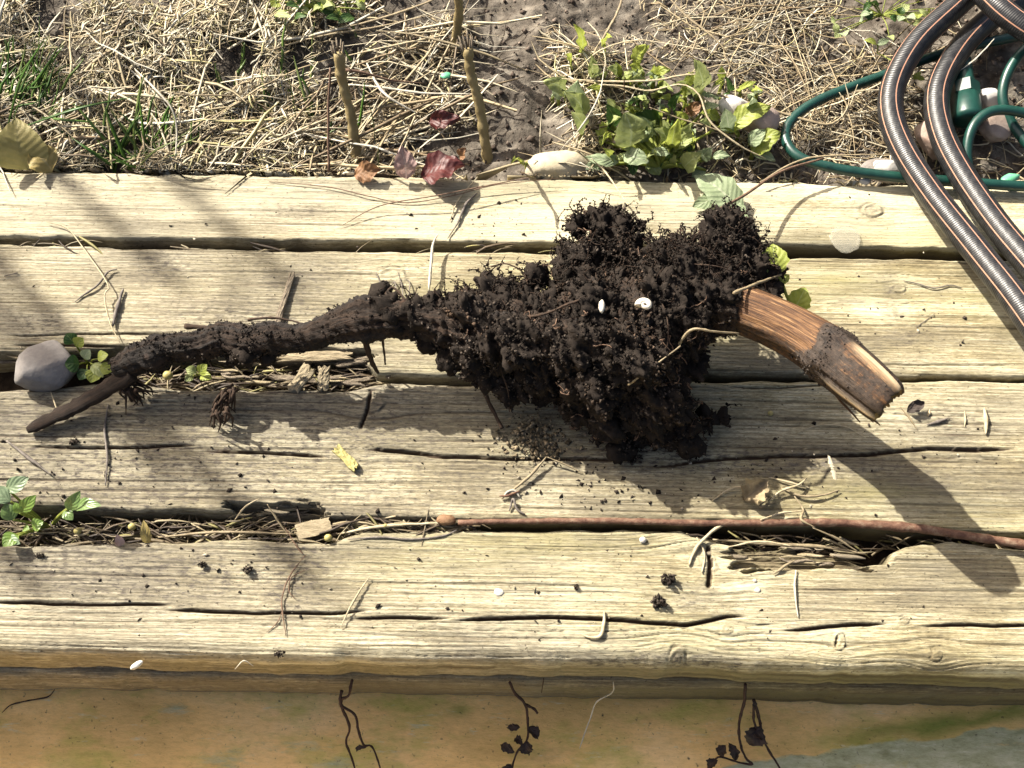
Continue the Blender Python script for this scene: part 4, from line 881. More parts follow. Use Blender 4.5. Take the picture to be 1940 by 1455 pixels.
# ------------------------------------------------------------------ upright cut stems in the bed
M_CUTSTEM = simple('cut_stem_bark', (0.25, 0.19, 0.085), (0.42, 0.33, 0.16), 130, 0.7, 0.5, 0.0006, stretch=(1, 1, 0.3))
M_DEADWOOD = simple('frayed_wood', (0.14, 0.11, 0.08), (0.34, 0.28, 0.2), 300, 0.85, 0.7, 0.001)
def gz(px, py):
    z = 0.0
    for _ in range(4):
        p = P(px, py, z); z = float(gh(np.array([p.x]), np.array([p.y]))[0])
    return z * 1000
def cut_stem(base, top, r, label, side=None, s=0, fray=True):
    b0 = np.array(P(base[0], base[1], gz(*base) * 0.001 - 0.004))
    t0 = np.array(Pz(top[0], top[1], top[2]))
    e = empty('cut_stem', b0); tag(e, label, 'stem', 'cut stems standing in the bed')
    mid = (b0 + t0) / 2 + np.array([0.0012, 0, 0]); q2 = b0 * 0.25 + t0 * 0.75 + np.array([-0.0006, 0, 0])
    rr = r * 0.001
    pts = [(*b0, rr * 1.15), (*mid, rr), (*q2, rr * 0.98), (*t0, rr * 1.05)]
    adopt(tube('stem_body', pts, rr, M_CUTSTEM, None, 40, 16, 0.3, 160, s=s, kink=0.5), e)
    if fray:
        parts = []
        for k in range(9):
            an = k * 0.7 + s; o = np.array([math.cos(an), math.sin(an), 0]) * rr * 0.8
            p = t0 + o - np.array([0, 0, 0.003]); d = (t0 - mid) / np.linalg.norm(t0 - mid) + np.array([math.cos(an), math.sin(an), 0]) * 0.25
            parts.append(tube_arr(np.array([p, p + d * 0.004, p + d * random.uniform(0.006, 0.011)]), np.array([0.0011, 0.0009, 0.0004]), 5, 1, 0.4, 300, k))
        V, F, t = merge(parts); adopt(mesh_np('frayed_top', V, F, M_DEADWOOD, None, {'tuv': t}), e)
    if side:
        adopt(tube('side_shoot', path(side), 0.001, M_TWIG, None, 16, 7, 0.3, 300, s=s), e)
    return e
cut_stem((680, 326), (641, 100, 50), 3.3, 'left cut stem standing behind the rear timber, with a thin side shoot', [(655, 132, 44, 0.9), (690, 138, 42, 0.9), (740, 152, 34, 0.7), (800, 158, 22, 0.5)], 1)
cut_stem((925, 312), (886, 92, 46), 3.2, 'middle cut stem with a split frayed top, leaning slightly left', None, 2)
cut_stem((860, 104), (872, -60, 60), 2.9, 'short-looking cut stem rising out of the top edge of the photograph', None, 3, False)
tag(tube('dead_stalk', path([(623, 326, 2, 0.9), (622, 220, 24, 0.8), (626, 128, 44, 0.7)]), 0.0008, M_TWIG, None, 16, 6, 0.3), 'thin dark upright stalk just left of the left cut stem', 'stalk')

# a bare shrub up-sun of the timbers (its soft stem shadows fall on their left half)
shrub = empty('bare_shrub', (-0.75, 0.86, 0)); tag(shrub, 'bare upright shrub standing in the bed, its soft shadows on the timbers', 'shrub')
for k, (tx_, ty_, hz, rr) in enumerate(((30, 600, 0.95, 5), (345, 545, 1.0, 5), (180, 800, 1.05, 6), (330, 900, 1.0, 7), (580, 1090, 1.1, 8), (70, 1120, 1.0, 7), (560, 545, 1.1, 6))):
    tgt = np.array(P(tx_, ty_, 0)); up = -np.array(ldir)
    top = tgt + up * (hz / up[2]); base = np.array([-0.75 + 0.05 * math.cos(k * 2.1), 0.9 + 0.05 * math.sin(k * 1.7), 0.0])
    base = np.array([top[0] * 0.85 - 0.06, top[1] * 0.9 + 0.1, -0.005])
    mid = (base + top) / 2 + np.array([random.uniform(-0.03, 0.03), random.uniform(-0.02, 0.02), 0.02])
    adopt(tube('shrub_stem', [(*base, rr * 0.0012), (*mid, rr * 0.001), (*top, rr * 0.0008)], 0.005, M_TWIG, None, 20, 7), shrub)
    for j in range(3):
        s0 = mid * (0.7 - 0.3 * j) + top * (0.3 + 0.3 * j); e0 = s0 + np.array([random.uniform(-0.06, 0.06), random.uniform(-0.06, 0.06), random.uniform(0.02, 0.07)])
        adopt(tube('shrub_twig', [(*s0, 0.0024), (*(s0 * 0.5 + e0 * 0.5 + np.array([0, 0, 0.01])), 0.002), (*e0, 0.0012)], 0.002, M_TWIG, None, 8, 5), shrub)

# ------------------------------------------------------------------ broad-leaved plant by the rear timber
L_GREEN = leaf_mat('leaf_sage', (0.21, 0.255, 0.075), (0.40, 0.44, 0.18), (0.42, 0.48, 0.24), 0.55)
L_LIME = leaf_mat('leaf_lime', (0.25, 0.30, 0.045), (0.42, 0.47, 0.10), (0.42, 0.48, 0.16), 0.5, 0.4)
L_GREY = leaf_mat('leaf_grey', (0.22, 0.28, 0.15), (0.34, 0.41, 0.24), (0.45, 0.50, 0.33), 0.6)
L_DARK = leaf_mat('leaf_dark', (0.03, 0.075, 0.018), (0.07, 0.14, 0.03), (0.15, 0.22, 0.07), 0.45)
plant = empty('broadleaf_plant', Pz(1255, 330, -5)); tag(plant, 'broad-leaved green plant with ribbed leaves growing against the rear timber', 'plant')
z3 = lambda x, y: (960 + x / 3.88, y / 3.88)
LV = [((900, 1080), (870, 830), 235, 22, 42, 0), ((1020, 1040), (930, 850), 140, 20, 36, 2), ((1215, 1090), (1260, 870), 100, 20, 52, 1), ((1210, 1060), (1080, 950), 120, 20, 40, 0), ((1220, 1100), (1395, 1000), 95, 18, 38, 0),
      ((830, 1180), (575, 1150), 85, 16, 20, 2), ((720, 1210), (555, 1235), 65, 10, 12, 2), ((860, 1130), (1045, 1190), 120, 22, 26, 2), ((1060, 1110), (1215, 1145), 55, 24, 30, 2), ((540, 385), (520, 190), 75, 8, 46, 1), ((720, 395), (772, 275), 55, 8, 38, 1),
      ((940, 475), (1025, 335), 100, 8, 36, 1), ((1090, 525), (1205, 510), 65, 10, 20, 1), ((1390, 700), (1380, 435), 140, 14, 58, 0), ((1380, 700), (1445, 600), 65, 14, 34, 2), ((430, 700), (275, 600), 115, 12, 36, 0), ((480, 745), (525, 585), 125, 14, 38, 2), ((565, 860), (430, 675), 115, 14, 38, 0),
      ((560, 980), (480, 820), 90, 12, 36, 0), ((765, 960), (735, 765), 110, 8, 30, 3), ((1150, 910), (945, 835), 140, 8, 22, 3), ((1450, 815), (1565, 775), 65, 14, 28, 2), ((1560, 865), (1440, 835), 75, 14, 26, 1), ((1630, 965), (1605, 795), 110, 20, 44, 2), ((1640, 960), (1940, 775), 140, 20, 34, 1),
      ((1790, 810), (1812, 715), 75, 24, 40, 2), ((1800, 1125), (2010, 970), 160, 16, 30, 1), ((1780, 1060), (1905, 955), 100, 20, 32, 2), ((1800, 1130), (1975, 1185), 70, 14, 18, 2), ((1440, 1185), (1500, 1085), 95, 18, 34, 2), ((1510, 1160), (1640, 1148), 55, 20, 24, 2), ((1300, 1235), (1425, 1125), 125, 16, 36, 0),
      ((1690, 665), (1835, 600), 45, 10, 24, 1), ((1600, 695), (1612, 565), 55, 8, 32, 3), ((1230, 1060), (1150, 880), 75, 16, 44, 0), ((1300, 1050), (1360, 905), 80, 16, 44, 0), ((1060, 1180), (1120, 1290), 110, 12, 10, 0), ((920, 1160), (930, 1290), 80, 10, 6, 3), ((700, 900), (690, 1080), 60, 10, 14, 1), ((1500, 970), (1420, 900), 80, 12, 30, 0),
      ((1240, 830), (1290, 660), 60, 10, 40, 3), ((1090, 720), (1170, 660), 80, 8, 30, 0), ((1000, 540), (900, 480), 70, 8, 24, 1), ((820, 560), (740, 500), 70, 8, 26, 0), ((460, 500), (430, 400), 80, 8, 30, 1), ((640, 560), (620, 400), 70, 8, 36, 0), ((1700, 1000), (1560, 930), 90, 12, 30, 1), ((1460, 1250), (1360, 1300), 80, 8, 6, 2)]
for k in range(80):                                    # smaller leaves filling the clump
    bx = random.gauss(1050, 330); by = random.uniform(560, 1230); a_ = random.uniform(0, 6.28); l_ = random.uniform(60, 140)
    LV.append(((bx, by), (bx + math.cos(a_) * l_, by - abs(math.sin(a_)) * l_ * 0.9), l_ * random.uniform(0.3, 0.55), random.uniform(4, 18), random.uniform(16, 46), random.choice([0, 0, 1, 1, 1, 2, 2, 3])))
LM = [L_GREEN, L_LIME, L_GREY, L_DARK]
hub = np.array(Pz(1250, 318, -2))
for k, (b0, t0, w0, zb, zt, m0) in enumerate(LV):
    bx, by = z3(*b0); tx_, ty_ = z3(*t0)
    gb = gz(bx, min(by, 335)); b3 = Pz(bx, by, gb + zb); t3 = Pz(tx_, ty_, gb + zt)
    lf = leaf('leaf', b3, t3, w0 / 3.88 * mpp(b3) * 1.2, LM[m0], plant, arch=random.uniform(0.03, 0.16), fold=random.uniform(0.05, 0.35), ripple=0.10, teeth=0.04, seed=k, tilt=random.uniform(-0.35, 0.35))
    # stalk
    near = hub if abs(bx - 1250) < 110 and by > 190 else np.array(P(bx + random.uniform(-6, 6), min(by + 14, 334), gb * 0.001 - 0.002))
    m_ = (near + np.array(b3)) / 2 + np.array([0, 0, 0.004])
    adopt(tube('leaf_stalk', [(*near, 0.0013), (*m_, 0.0011), (*b3, 0.0008)], 0.001, L_LIME if m0 != 3 else L_DARK, None, 10, 6), plant)
for b0, t0, w0, zs, k in (((1405, 414), (1316, 332), 62, (3, 7), 71), ((1368, 388), (1416, 426), 46, (3, 5), 72), ((1352, 372), (1312, 392), 30, (4, 3), 73)):
    leaf('leaf', Pz(*b0, zs[0]), Pz(*t0, zs[1]), w0 * mpp(Pz(*b0, 5)), L_GREY, plant, arch=0.08, fold=0.1, ripple=0.05, teeth=0.1, seed=k)
adopt(tube('leaf_stalk', path([(1325, 440, 60, 0.9), (1350, 405, 40, 0.9), (1410, 370, 24, 0.9), (1480, 325, 16, 0.8), (1560, 300, 14, 0.7)]), 0.001, M_TWIG, None, 24, 6), plant)
# sprig at the right of the crown
sprig = empty('leafy_sprig', Pz(1500, 560, 0)); tag(sprig, 'small round-leaved green sprig poking out right of the root crown', 'sprig')
adopt(tube('stem', path([(1420, 545, 50, 1.0), (1470, 522, 56, 1.0), (1490, 560, 46, 0.9), (1502, 592, 34, 0.8)]), 0.001, L_LIME, None, 18, 6), sprig)
for b0, t0, w0, zz, k in (((1466, 522), (1464, 462), 52, (56, 62), 1), ((1478, 538), (1494, 520), 18, (48, 48), 2), ((1502, 592), (1526, 545), 46, (34, 42), 1), ((1462, 500), (1480, 470), 24, (44, 48), 5)):
    leaf('leaf', Pz(*b0, zz[0]), Pz(*t0, zz[1]), w0 * mpp(Pz(*b0, 40)), L_LIME, sprig, arch=0.1, fold=0.2, ripple=0.08, teeth=0.08, seed=80 + k)

S_GREEN = leaf_mat('seedling_green', (0.12, 0.20, 0.06), (0.20, 0.29, 0.10), (0.19, 0.28, 0.10), 0.35, 0.3, 60)
S_LIME = leaf_mat('seedling_lime', (0.16, 0.27, 0.05), (0.26, 0.38, 0.09), (0.26, 0.37, 0.09), 0.35, 0.35, 60)
S_GREY = leaf_mat('seedling_grey', (0.20, 0.28, 0.16), (0.29, 0.38, 0.22), (0.28, 0.36, 0.21), 0.4, 0.3, 60)

# ------------------------------------------------------------------ little weeds
def weed(name, label, base, leaves, mats, w_stem=0.7, z0=0):
    e = empty(name, Pz(base[0], base[1], z0)); tag(e, label, 'weed')
    for k, (b0, t0, w0, zb, zt, m0) in enumerate(leaves):
        leaf('leaf', Pz(*b0, zb), Pz(*t0, zt), w0 * mpp(Pz(*b0, zb)), mats[m0], e, arch=0.12, fold=0.2, ripple=0.03, teeth=0.0, seed=int(b0[0] * 3 + k), tilt=random.uniform(-0.3, 0.3))
        a = np.array(Pz(base[0], base[1], z0)); c = np.array(Pz(*b0, zb)); m_ = (a + c) / 2 + np.array([0, 0, 0.002])
        adopt(tube('stem', [(*a, w_stem * 0.001), (*m_, w_stem * 0.0009), (*c, w_stem * 0.0007)], 0.001, L_LIME, None, 10, 5), e)
    return e
weed('weed', 'round-leaved seedling growing in the front gap at the left edge', (95, 1000), [((12, 925), (55, 905), 32, 14, 18, 2), ((20, 950), (-25, 935), 36, 14, 16, 2), ((40, 970), (68, 938), 26, 16, 22, 1), ((38, 972), (28, 952), 18, 16, 20, 1), ((25, 985), (8, 955), 32, 10, 14, 0), ((62, 1000), (82, 988), 26, 6, 9, 1), ((128, 965), (152, 930), 26, 14, 24, 0), ((140, 962), (192, 958), 26, 14, 20, 0), ((125, 965), (138, 985), 22, 12, 12, 0), ((35, 1015), (5, 1035), 32, 6, 8, 1), ((46, 998), (56, 1003), 14, 4, 6, 1), ((10, 1020), (38, 1030), 24, 5, 8, 2)],
     [S_GREEN, S_LIME, S_GREY, L_DARK], 0.9, -14)
weed('weed', 'small lobed weed between the grey stone and the torn root tip', (170, 690), [((140, 650), (125, 632), 28, 12, 16, 3), ((145, 655), (158, 640), 24, 12, 16, 1), ((150, 690), (122, 690), 34, 8, 12, 3), ((160, 680), (170, 662), 22, 14, 18, 2), ((185, 680), (205, 672), 24, 10, 12, 1), ((180, 700), (172, 725), 30, 6, 5, 1), ((190, 695), (216, 700), 24, 8, 8, 1), ((165, 700), (150, 720), 26, 4, 4, 3), ((175, 690), (195, 715), 24, 6, 6, 0)], [L_GREEN, L_LIME, L_GREY, L_DARK], 0.6, -14)
weed('weed', 'bit of green weed in the gap under the left part of the root', (375, 715), [((372, 705), (352, 698), 20, 2, 4, 0), ((378, 708), (392, 690), 22, 2, 8, 1), ((380, 712), (402, 718), 20, 0, 2, 1), ((366, 712), (350, 722), 16, 0, 2, 0)], [L_GREEN, L_LIME, L_GREY, L_DARK], 0.5, -14)
lv = []
for k in range(26):
    a = random.uniform(0, 6.28); rr = random.uniform(15, 80); bx = 600 + math.cos(a) * rr * 1.2; by = 14 + math.sin(a) * rr * 0.38
    lv.append(((bx, by), (bx + random.uniform(-34, 34), by + random.uniform(-26, 14)), random.uniform(12, 24), 14, random.uniform(14, 26), random.choice([0, 0, 1, 3, 3])))
weed('weed', 'dark leafy weed clump at the top edge left of the cut stems', (600, 20), lv, [L_GREEN, L_LIME, L_GREY, L_DARK], 0.7, 6)
lv = []
for k in range(34):
    bx = random.uniform(1570, 1790); by = random.uniform(-20, 75) - (bx - 1570) * 0.05
    lv.append(((bx, by), (bx + random.uniform(-22, 22), by + random.uniform(-20, 10)), random.uniform(9, 20), 12, random.uniform(12, 20), random.choice([0, 0, 1, 2, 3])))
weed('weed', 'low spreading weed with tiny leaves at the top edge left of the hose', (1670, 30), lv, [L_GREEN, L_LIME, L_GREY, L_DARK], 0.4, 8)
weed('weed', 'two-leaved seedling between the weed patch and the green cable', (1662, 100), [((1660, 84), (1637, 76), 12, 14, 16, 1), ((1662, 84), (1685, 76), 13, 14, 16, 2), ((1730, 150), (1745, 136), 12, 10, 14, 1), ((1738, 150), (1752, 150), 9, 10, 10, 1)], [L_GREEN, L_LIME, L_GREY, L_DARK], 0.4, 5)

# ------------------------------------------------------------------ green grass
GP = np.array([[0.06, 0.15, 0.02], [0.11, 0.23, 0.03], [0.17, 0.27, 0.06], [0.22, 0.28, 0.09]])
def tuft(label, n, base, sb, length, head, hsp, seed, rise=0.75):
    r = np.random.default_rng(seed); x = r.normal(base[0], sb[0], n); y = np.minimum(r.normal(base[1], sb[1], n), 318)
    p0 = Pv(x, y); p0 = p0[p0[:, 1] > Y_BACK + 0.001]; n = len(p0); p0[:, 2] = -0.001
    L = r.uniform(*length, n) * 0.001; h = np.radians(head + hsp * r.normal(size=n))
    V, F = strands(p0, h, L * 0.75, r.uniform(0.0005, 0.0013, n), gh, 0.12 * L, r.normal(size=n) * 0.7, seed, K=7, slope=r.uniform(0.3, rise, n) * L)
    c = GP[r.integers(0, 4, n)] * r.uniform(0.8, 1.2, (n, 1))
    return tag(mesh_np('grass_tuft', V, F, M_GRASS, None, {'col': colrep(c, 21)}), label, 'grass', 'green grass tufts')
tuft('thick green grass tuft at the left edge above the ochre leaf', 150, (20, 215), (38, 32), (20, 60), 80, 50, 401)
tuft('green grass blades sprouting behind the rear timber, right of the ochre leaf', 46, (255, 305), (45, 14), (25, 60), 85, 45, 402)
tuft('sparse green blades in the dry grass near the top left', 40, (350, 130), (110, 50), (12, 30), 80, 45, 403)
tuft('sparse green blades between the dry grass and the left cut stem', 16, (560, 200), (70, 60), (25, 55), 95, 30, 404)
def blades(label, specs, pal=1):
    parts = []
    for k, (b0, m0, t0, zz, w0) in enumerate(specs):
        q = smooth_path(np.array([tuple(Pz(*b0, zz[0])), tuple(Pz(*m0, zz[1])), tuple(Pz(*t0, zz[2]))]), 16)
        R = w0 * 0.001 * np.sin(np.linspace(0.5, 3.1, 16)); V, F, t = tube_arr(q, np.maximum(R, 1e-4), 5, 0.3, 0, 1, k)
        parts.append((V, F, np.tile([*(GP[k % 4] * pal), 1], (len(V), 1))))
    V, F, A = merge(parts); return tag(mesh_np('tall_grass', V, F, M_GRASS, None, {'col': A}), label, 'grass', 'long single grass blades')
blades('long green grass blade rising from the left grass tuft', [((12, 250), (40, 150), (88, 68), (4, 40, 70), 1.5)])
blades('long arching green blades crossing low beside the ochre leaf', [((45, 240), (150, 205), (260, 182), (8, 22, 16), 1.3), ((80, 222), (130, 228), (190, 232), (8, 16, 8), 1.2), ((258, 318), (255, 230), (275, 150), (0, 30, 46), 1.2), ((262, 316), (295, 285), (345, 262), (0, 18, 26), 1.2), ((215, 316), (170, 285), (135, 260), (0, 16, 18), 1.4)])
blades('dark green blades standing beside the left cut stem', [((712, 270), (700, 200), (665, 150), (4, 34, 50), 0.9), ((562, 230), (552, 170), (538, 112), (4, 30, 50), 0.9), ((733, 130), (733, 95), (735, 62), (4, 20, 36), 0.7), ((718, 318), (716, 290), (720, 270), (2, 14, 24), 1.0)], 0.8)

# ------------------------------------------------------------------ fallen leaves in the bed
L_OCHRE = leaf_mat('leaf_ochre', (0.30, 0.23, 0.075), (0.42, 0.33, 0.12), (0.46, 0.38, 0.17), 0.6, 0.25)
L_RED = leaf_mat('leaf_red', (0.05, 0.012, 0.012), (0.13, 0.03, 0.026), (0.11, 0.03, 0.026), 0.5, 0.2)
L_PINK = leaf_mat('leaf_pink', (0.36, 0.22, 0.19), (0.55, 0.40, 0.36), (0.55, 0.42, 0.38), 0.5, 0.3)
L_BROWN = leaf_mat('leaf_brown', (0.20, 0.10, 0.045), (0.32, 0.17, 0.08), (0.28, 0.16, 0.08), 0.6, 0.25)
def fallen(b0, t0, w0, zz, mat, label, seed, **kw):
    k = dict(arch=0.15, fold=0.3, ripple=0.18, teeth=0.06, seed=seed); k.update(kw)
    o = leaf('fallen_leaf', Pz(*b0, zz[0]), Pz(*t0, zz[1]), w0 * mpp(Pz(*b0, zz[0])), mat, None, **k); return tag(o, label, 'leaf')
fallen((52, 322), (30, 224), 100, (1, 20), leaf_mat('leaf_olive', (0.25, 0.22, 0.07), (0.34, 0.29, 0.11), (0.31, 0.27, 0.10), 0.6, 0.2), 'large ochre leaf standing up behind the rear timber at the left edge', 11, teeth=0.02, ripple=0.03, shape=0.6)
fallen((100, 325), (60, 285), 60, (2, 8), L_OCHRE, 'small ochre leaf scrap at the foot of the large ochre leaf', 12, teeth=0.05)
fallen((770, 338), (760, 276), 42, (2, 18), L_PINK, 'pale pink curled leaf behind the rear timber, right of the left cut stem', 13)
fallen((800, 336), (880, 312), 70, (1, 10), L_RED, 'dark red curled leaf behind the rear timber left of the middle stem', 14, tilt=0.4)
fallen((812, 232), (872, 222), 34, (2, 8), L_RED, 'dull red leaf lying left of the middle cut stem', 15)
fallen((672, 332), (722, 322), 40, (1, 6), L_BROWN, 'rusty brown leaf at the foot of the left cut stem', 16)
fallen((870, 296), (882, 280), 22, (4, 12), L_BROWN, 'small brown leaf tip above the dark red leaf', 17)
fallen((1300, 215), (1330, 195), 26, (2, 10), L_BROWN, 'brown withered leaf among the broad green leaves', 18)
# translucent petal over the gap and bits in the front gap
M_PETAL, n_, b_ = new_mat('petal'); b_.inputs['Base Color'].default_value = (0.36, 0.34, 0.27, 1); b_.inputs['Roughness'].default_value = 0.35; b_.inputs['Alpha'].default_value = 0.24
t_ = n_.nodes.new('ShaderNodeBsdfTranslucent')
tag(rock('petal', Pz(1601, 453, 1.8), (0.0096, 0.0098, 0.0011), M_PETAL, None, 4, 0.22, 1.6, 5), 'pale translucent rounded petal lying across the back gap', 'petal')

def chip(name, label, cat, a, c, w, th, mat, seed=0, parent=None):
    """flat broken piece of wood from a to c (px, py, z_mm), w and th in mm, ragged ends"""
    a = np.array(Pz(*a)); c = np.array(Pz(*c)); d = c - a; L = np.linalg.norm(d); d /= L
    sd_ = np.cross(d, [0, 0, 1.0]); sd_ /= np.linalg.norm(sd_); up = np.cross(sd_, d); r = np.random.default_rng(seed)
    nx, ny = 12, 7; u = np.linspace(0, 1, nx); v = np.linspace(-1, 1, ny)
    e0 = r.uniform(-0.12, 0.05, ny); e1 = r.uniform(-0.05, 0.14, ny); wv = w * 0.0005 * (0.85 + 0.3 * vn(u * 4, u * 0 + seed, seed))
    top = np.array([[a + d * L * (u[i] * (1 + e1[j] - e0[j]) + e0[j]) + sd_ * v[j] * wv[i] + up * (th * 0.0005 * (0.6 + 0.8 * r.random()) * (1 - 0.5 * abs(v[j]) ** 3)) for j in range(ny)] for i in range(nx)])
    bot = top - up * th * 0.001
    V = np.concatenate([top.reshape(-1, 3), bot.reshape(-1, 3)]); o = nx * ny; F = []
    for i in range(nx - 1):
        for j in range(ny - 1):
            q = i * ny + j; F += [[q, q + 1, q + ny + 1, q + ny], [o + q, o + q + ny, o + q + ny + 1, o + q + 1]]
    for i in range(nx - 1):
        q = i * ny; F.append([q, q + ny, o + q + ny, o + q]); q += ny - 1; F.append([q + ny, q, o + q, o + q + ny])
    for j in range(ny - 1):
        q = j; F.append([q + 1, q, o + q, o + q + 1]); q = (nx - 1) * ny + j; F.append([q, q + 1, o + q + 1, o + q])
    ob = mesh_np(name, V, np.array(F), mat, parent, None, False)
    return tag(ob, label, cat) if label else ob
M_CHIP = simple('chip_wood', (0.26, 0.21, 0.13), (0.46, 0.38, 0.25), 240, 0.85, 0.7, 0.0008, stretch=(0.6, 2, 1))

# ------------------------------------------------------------------ twigs, straws and chips, each one lifted by hand
def twig(name, label, cat, pts, r, mat, n=None, rough=0.25, seg=7, flat=1.0, s=0):
    m_ = len(pts) - 1
    pts = [(*q[:3], (q[3] if len(q) > 3 else r) * (0.85 if 0 < i < m_ else 0.4)) for i, q in enumerate(pts)]
    return tag(tube(name, path(pts), r * 0.001, mat, None, n or len(pts) * 7, seg, rough, 350, flat, s), label, cat)
M_RED_TWIG = simple('red_twig', (0.09, 0.04, 0.026), (0.20, 0.105, 0.066), 220, 0.6, 0.7, 0.0008, c3=(0.34, 0.24, 0.16))
M_PALE = simple('pale_straw', (0.42, 0.33, 0.19), (0.64, 0.56, 0.38), 300, 0.6, 0.3, 0.0004)
M_WHITE = simple('white_straw', (0.46, 0.41, 0.31), (0.74, 0.69, 0.57), 300, 0.6, 0.2, 0.0004)
M_GREYTWIG = simple('grey_twig', (0.12, 0.10, 0.085), (0.28, 0.245, 0.21), 300, 0.8, 0.5, 0.0006)
rt = empty('red_twig', Pz(1400, 990, 0)); tag(rt, 'long reddish twig lying along the gap behind the front timber', 'twig')
adopt(tube('shaft', path([(868, 990, 3, 1.6), (960, 988, 3.5, 1.5), (1150, 987, 4, 1.8), (1350, 991, 4, 1.9), (1560, 990, 4.5, 2.1), (1720, 999, 4.5, 2.6), (1800, 1010, 4.5, 2.4), (1940, 1032, 5, 2.7), (2100, 1058, 5, 3.2)]), 0.002, M_RED_TWIG, None, 90, 10, 0.18, 200), rt)
adopt(rock('bud', Pz(846, 985, 3), (0.0055, 0.0032, 0.0028), simple('bud_scale', (0.18, 0.085, 0.04), (0.42, 0.26, 0.14), 200, 0.7, 0.6), None, 3, 0.35, 2, 3), rt)
adopt(tube('side_shoot', path([(1372, 992, 4, 1.1), (1345, 1010, 3, 1.0), (1318, 1040, 2, 0.9), (1305, 1072, 1, 0.5)]), 0.001, M_PALE, None, 16, 6, 0.3), rt)
# on the second timber
twig('straw', 'thin curved straw lying across the left of the second timber', 'straw', [(88, 420, 2), (128, 433, 2.5), (165, 480, 3), (205, 540, 5), (198, 560, 5), (208, 610, 4), (228, 650, 3)], 0.55, M_PALE, 40)
twig('twig', 'short dark twig lying right of the curved straw', 'twig', [(233, 548, 2), (222, 585, 2), (213, 618, 2)], 1.6, M_GREYTWIG, s=3)
twig('twig', 'forked grey rootlet under the curved straw', 'twig', [(222, 510, 1.2), (205, 515, 2), (185, 540, 2), (160, 558, 1.2), (142, 572, 1)], 0.7, M_GREYTWIG, s=4)
twig('twig', 'tiny pale twig at the left edge of the second timber', 'twig', [(8, 523, 1), (33, 517, 1)], 0.9, M_GREYTWIG)
chip('bark_chip', 'slender upright bark chip by the left part of the root', 'chip', (552, 524, 2.5), (523, 618, 3), 3.6, 1.6, M_DEADWOOD, 46)
twig('straw', 'white straw standing in front of the rear timber gap above the soil', 'straw', [(832, 440, 8, 0.5), (820, 465, 8, 0.9), (815, 520, 7, 1.1), (812, 552, 5, 1.2)], 1.0, M_WHITE)
for k in range(5):
    x = 712 + k * 14; twig('rootlet_scrap', ['leftmost', 'second', 'middle', 'fourth', 'rightmost'][k] + ' of five thin rootlets fanned on the timber above the root', 'rootlet', [(x, 515 + (k % 3) * 14, 0.8, 0.3), (x + 8, 535 + (k % 2) * 8, 1.5, 0.5), (x + 18 - k * 3, 562, 6, 0.6)], 0.5, M_GREYTWIG, s=k)
twig('straw', 'wavy brown rootlet on the second timber right of the stub', 'rootlet', [(1712, 532, 0.8), (1740, 538, 1), (1770, 546, 1), (1800, 540, 1), (1822, 545, 0.7)], 0.5, M_GREYTWIG, s=9)
twig('straw', 'short pale stalk on the second timber below the hose', 'straw', [(1736, 620, 0.8), (1770, 595, 0.8)], 0.45, M_GREYTWIG)
for k, (x, y) in enumerate(((1760, 564), (1810, 565), (1672, 638), (1812, 625), (1805, 548))):
    pass
# on the rear timber
twig('straw', 'long thin dark straw arching over the rear timber to its front edge', 'straw', [(648, 427, 1.2), (720, 390, 5), (830, 370, 9), (920, 352, 9), (1010, 335, 8)], 0.42, M_TWIG, 30)
twig('straw', 'second thin dark straw crossing the arching one on the rear timber', 'straw', [(510, 344, 1.2), (620, 354, 2), (700, 372, 2), (770, 384, 1.5), (860, 370, 3), (940, 350, 5), (1060, 338, 6)], 0.4, M_TWIG, 34)
twig('straw', 'dark broken stem fragment on the rear timber left of the cream stone', 'twig', [(905, 365, 1.5, 0.6), (884, 385, 1.5, 1.3), (868, 420, 1.2, 0.7), (848, 452, 1, 0.6)], 0.8, M_GREYTWIG, s=12)
twig('straw', 'pale straw slanting over the rear timber above the stem fragment', 'straw', [(905, 335, 4), (868, 380, 2), (852, 418, 1)], 0.7, M_PALE)
twig('straw', 'pale stalk dropping from the plant over the rear timber', 'straw', [(1120, 300, 24, 0.6), (1150, 330, 18, 0.7), (1192, 392, 44, 0.5)], 0.6, M_PALE)
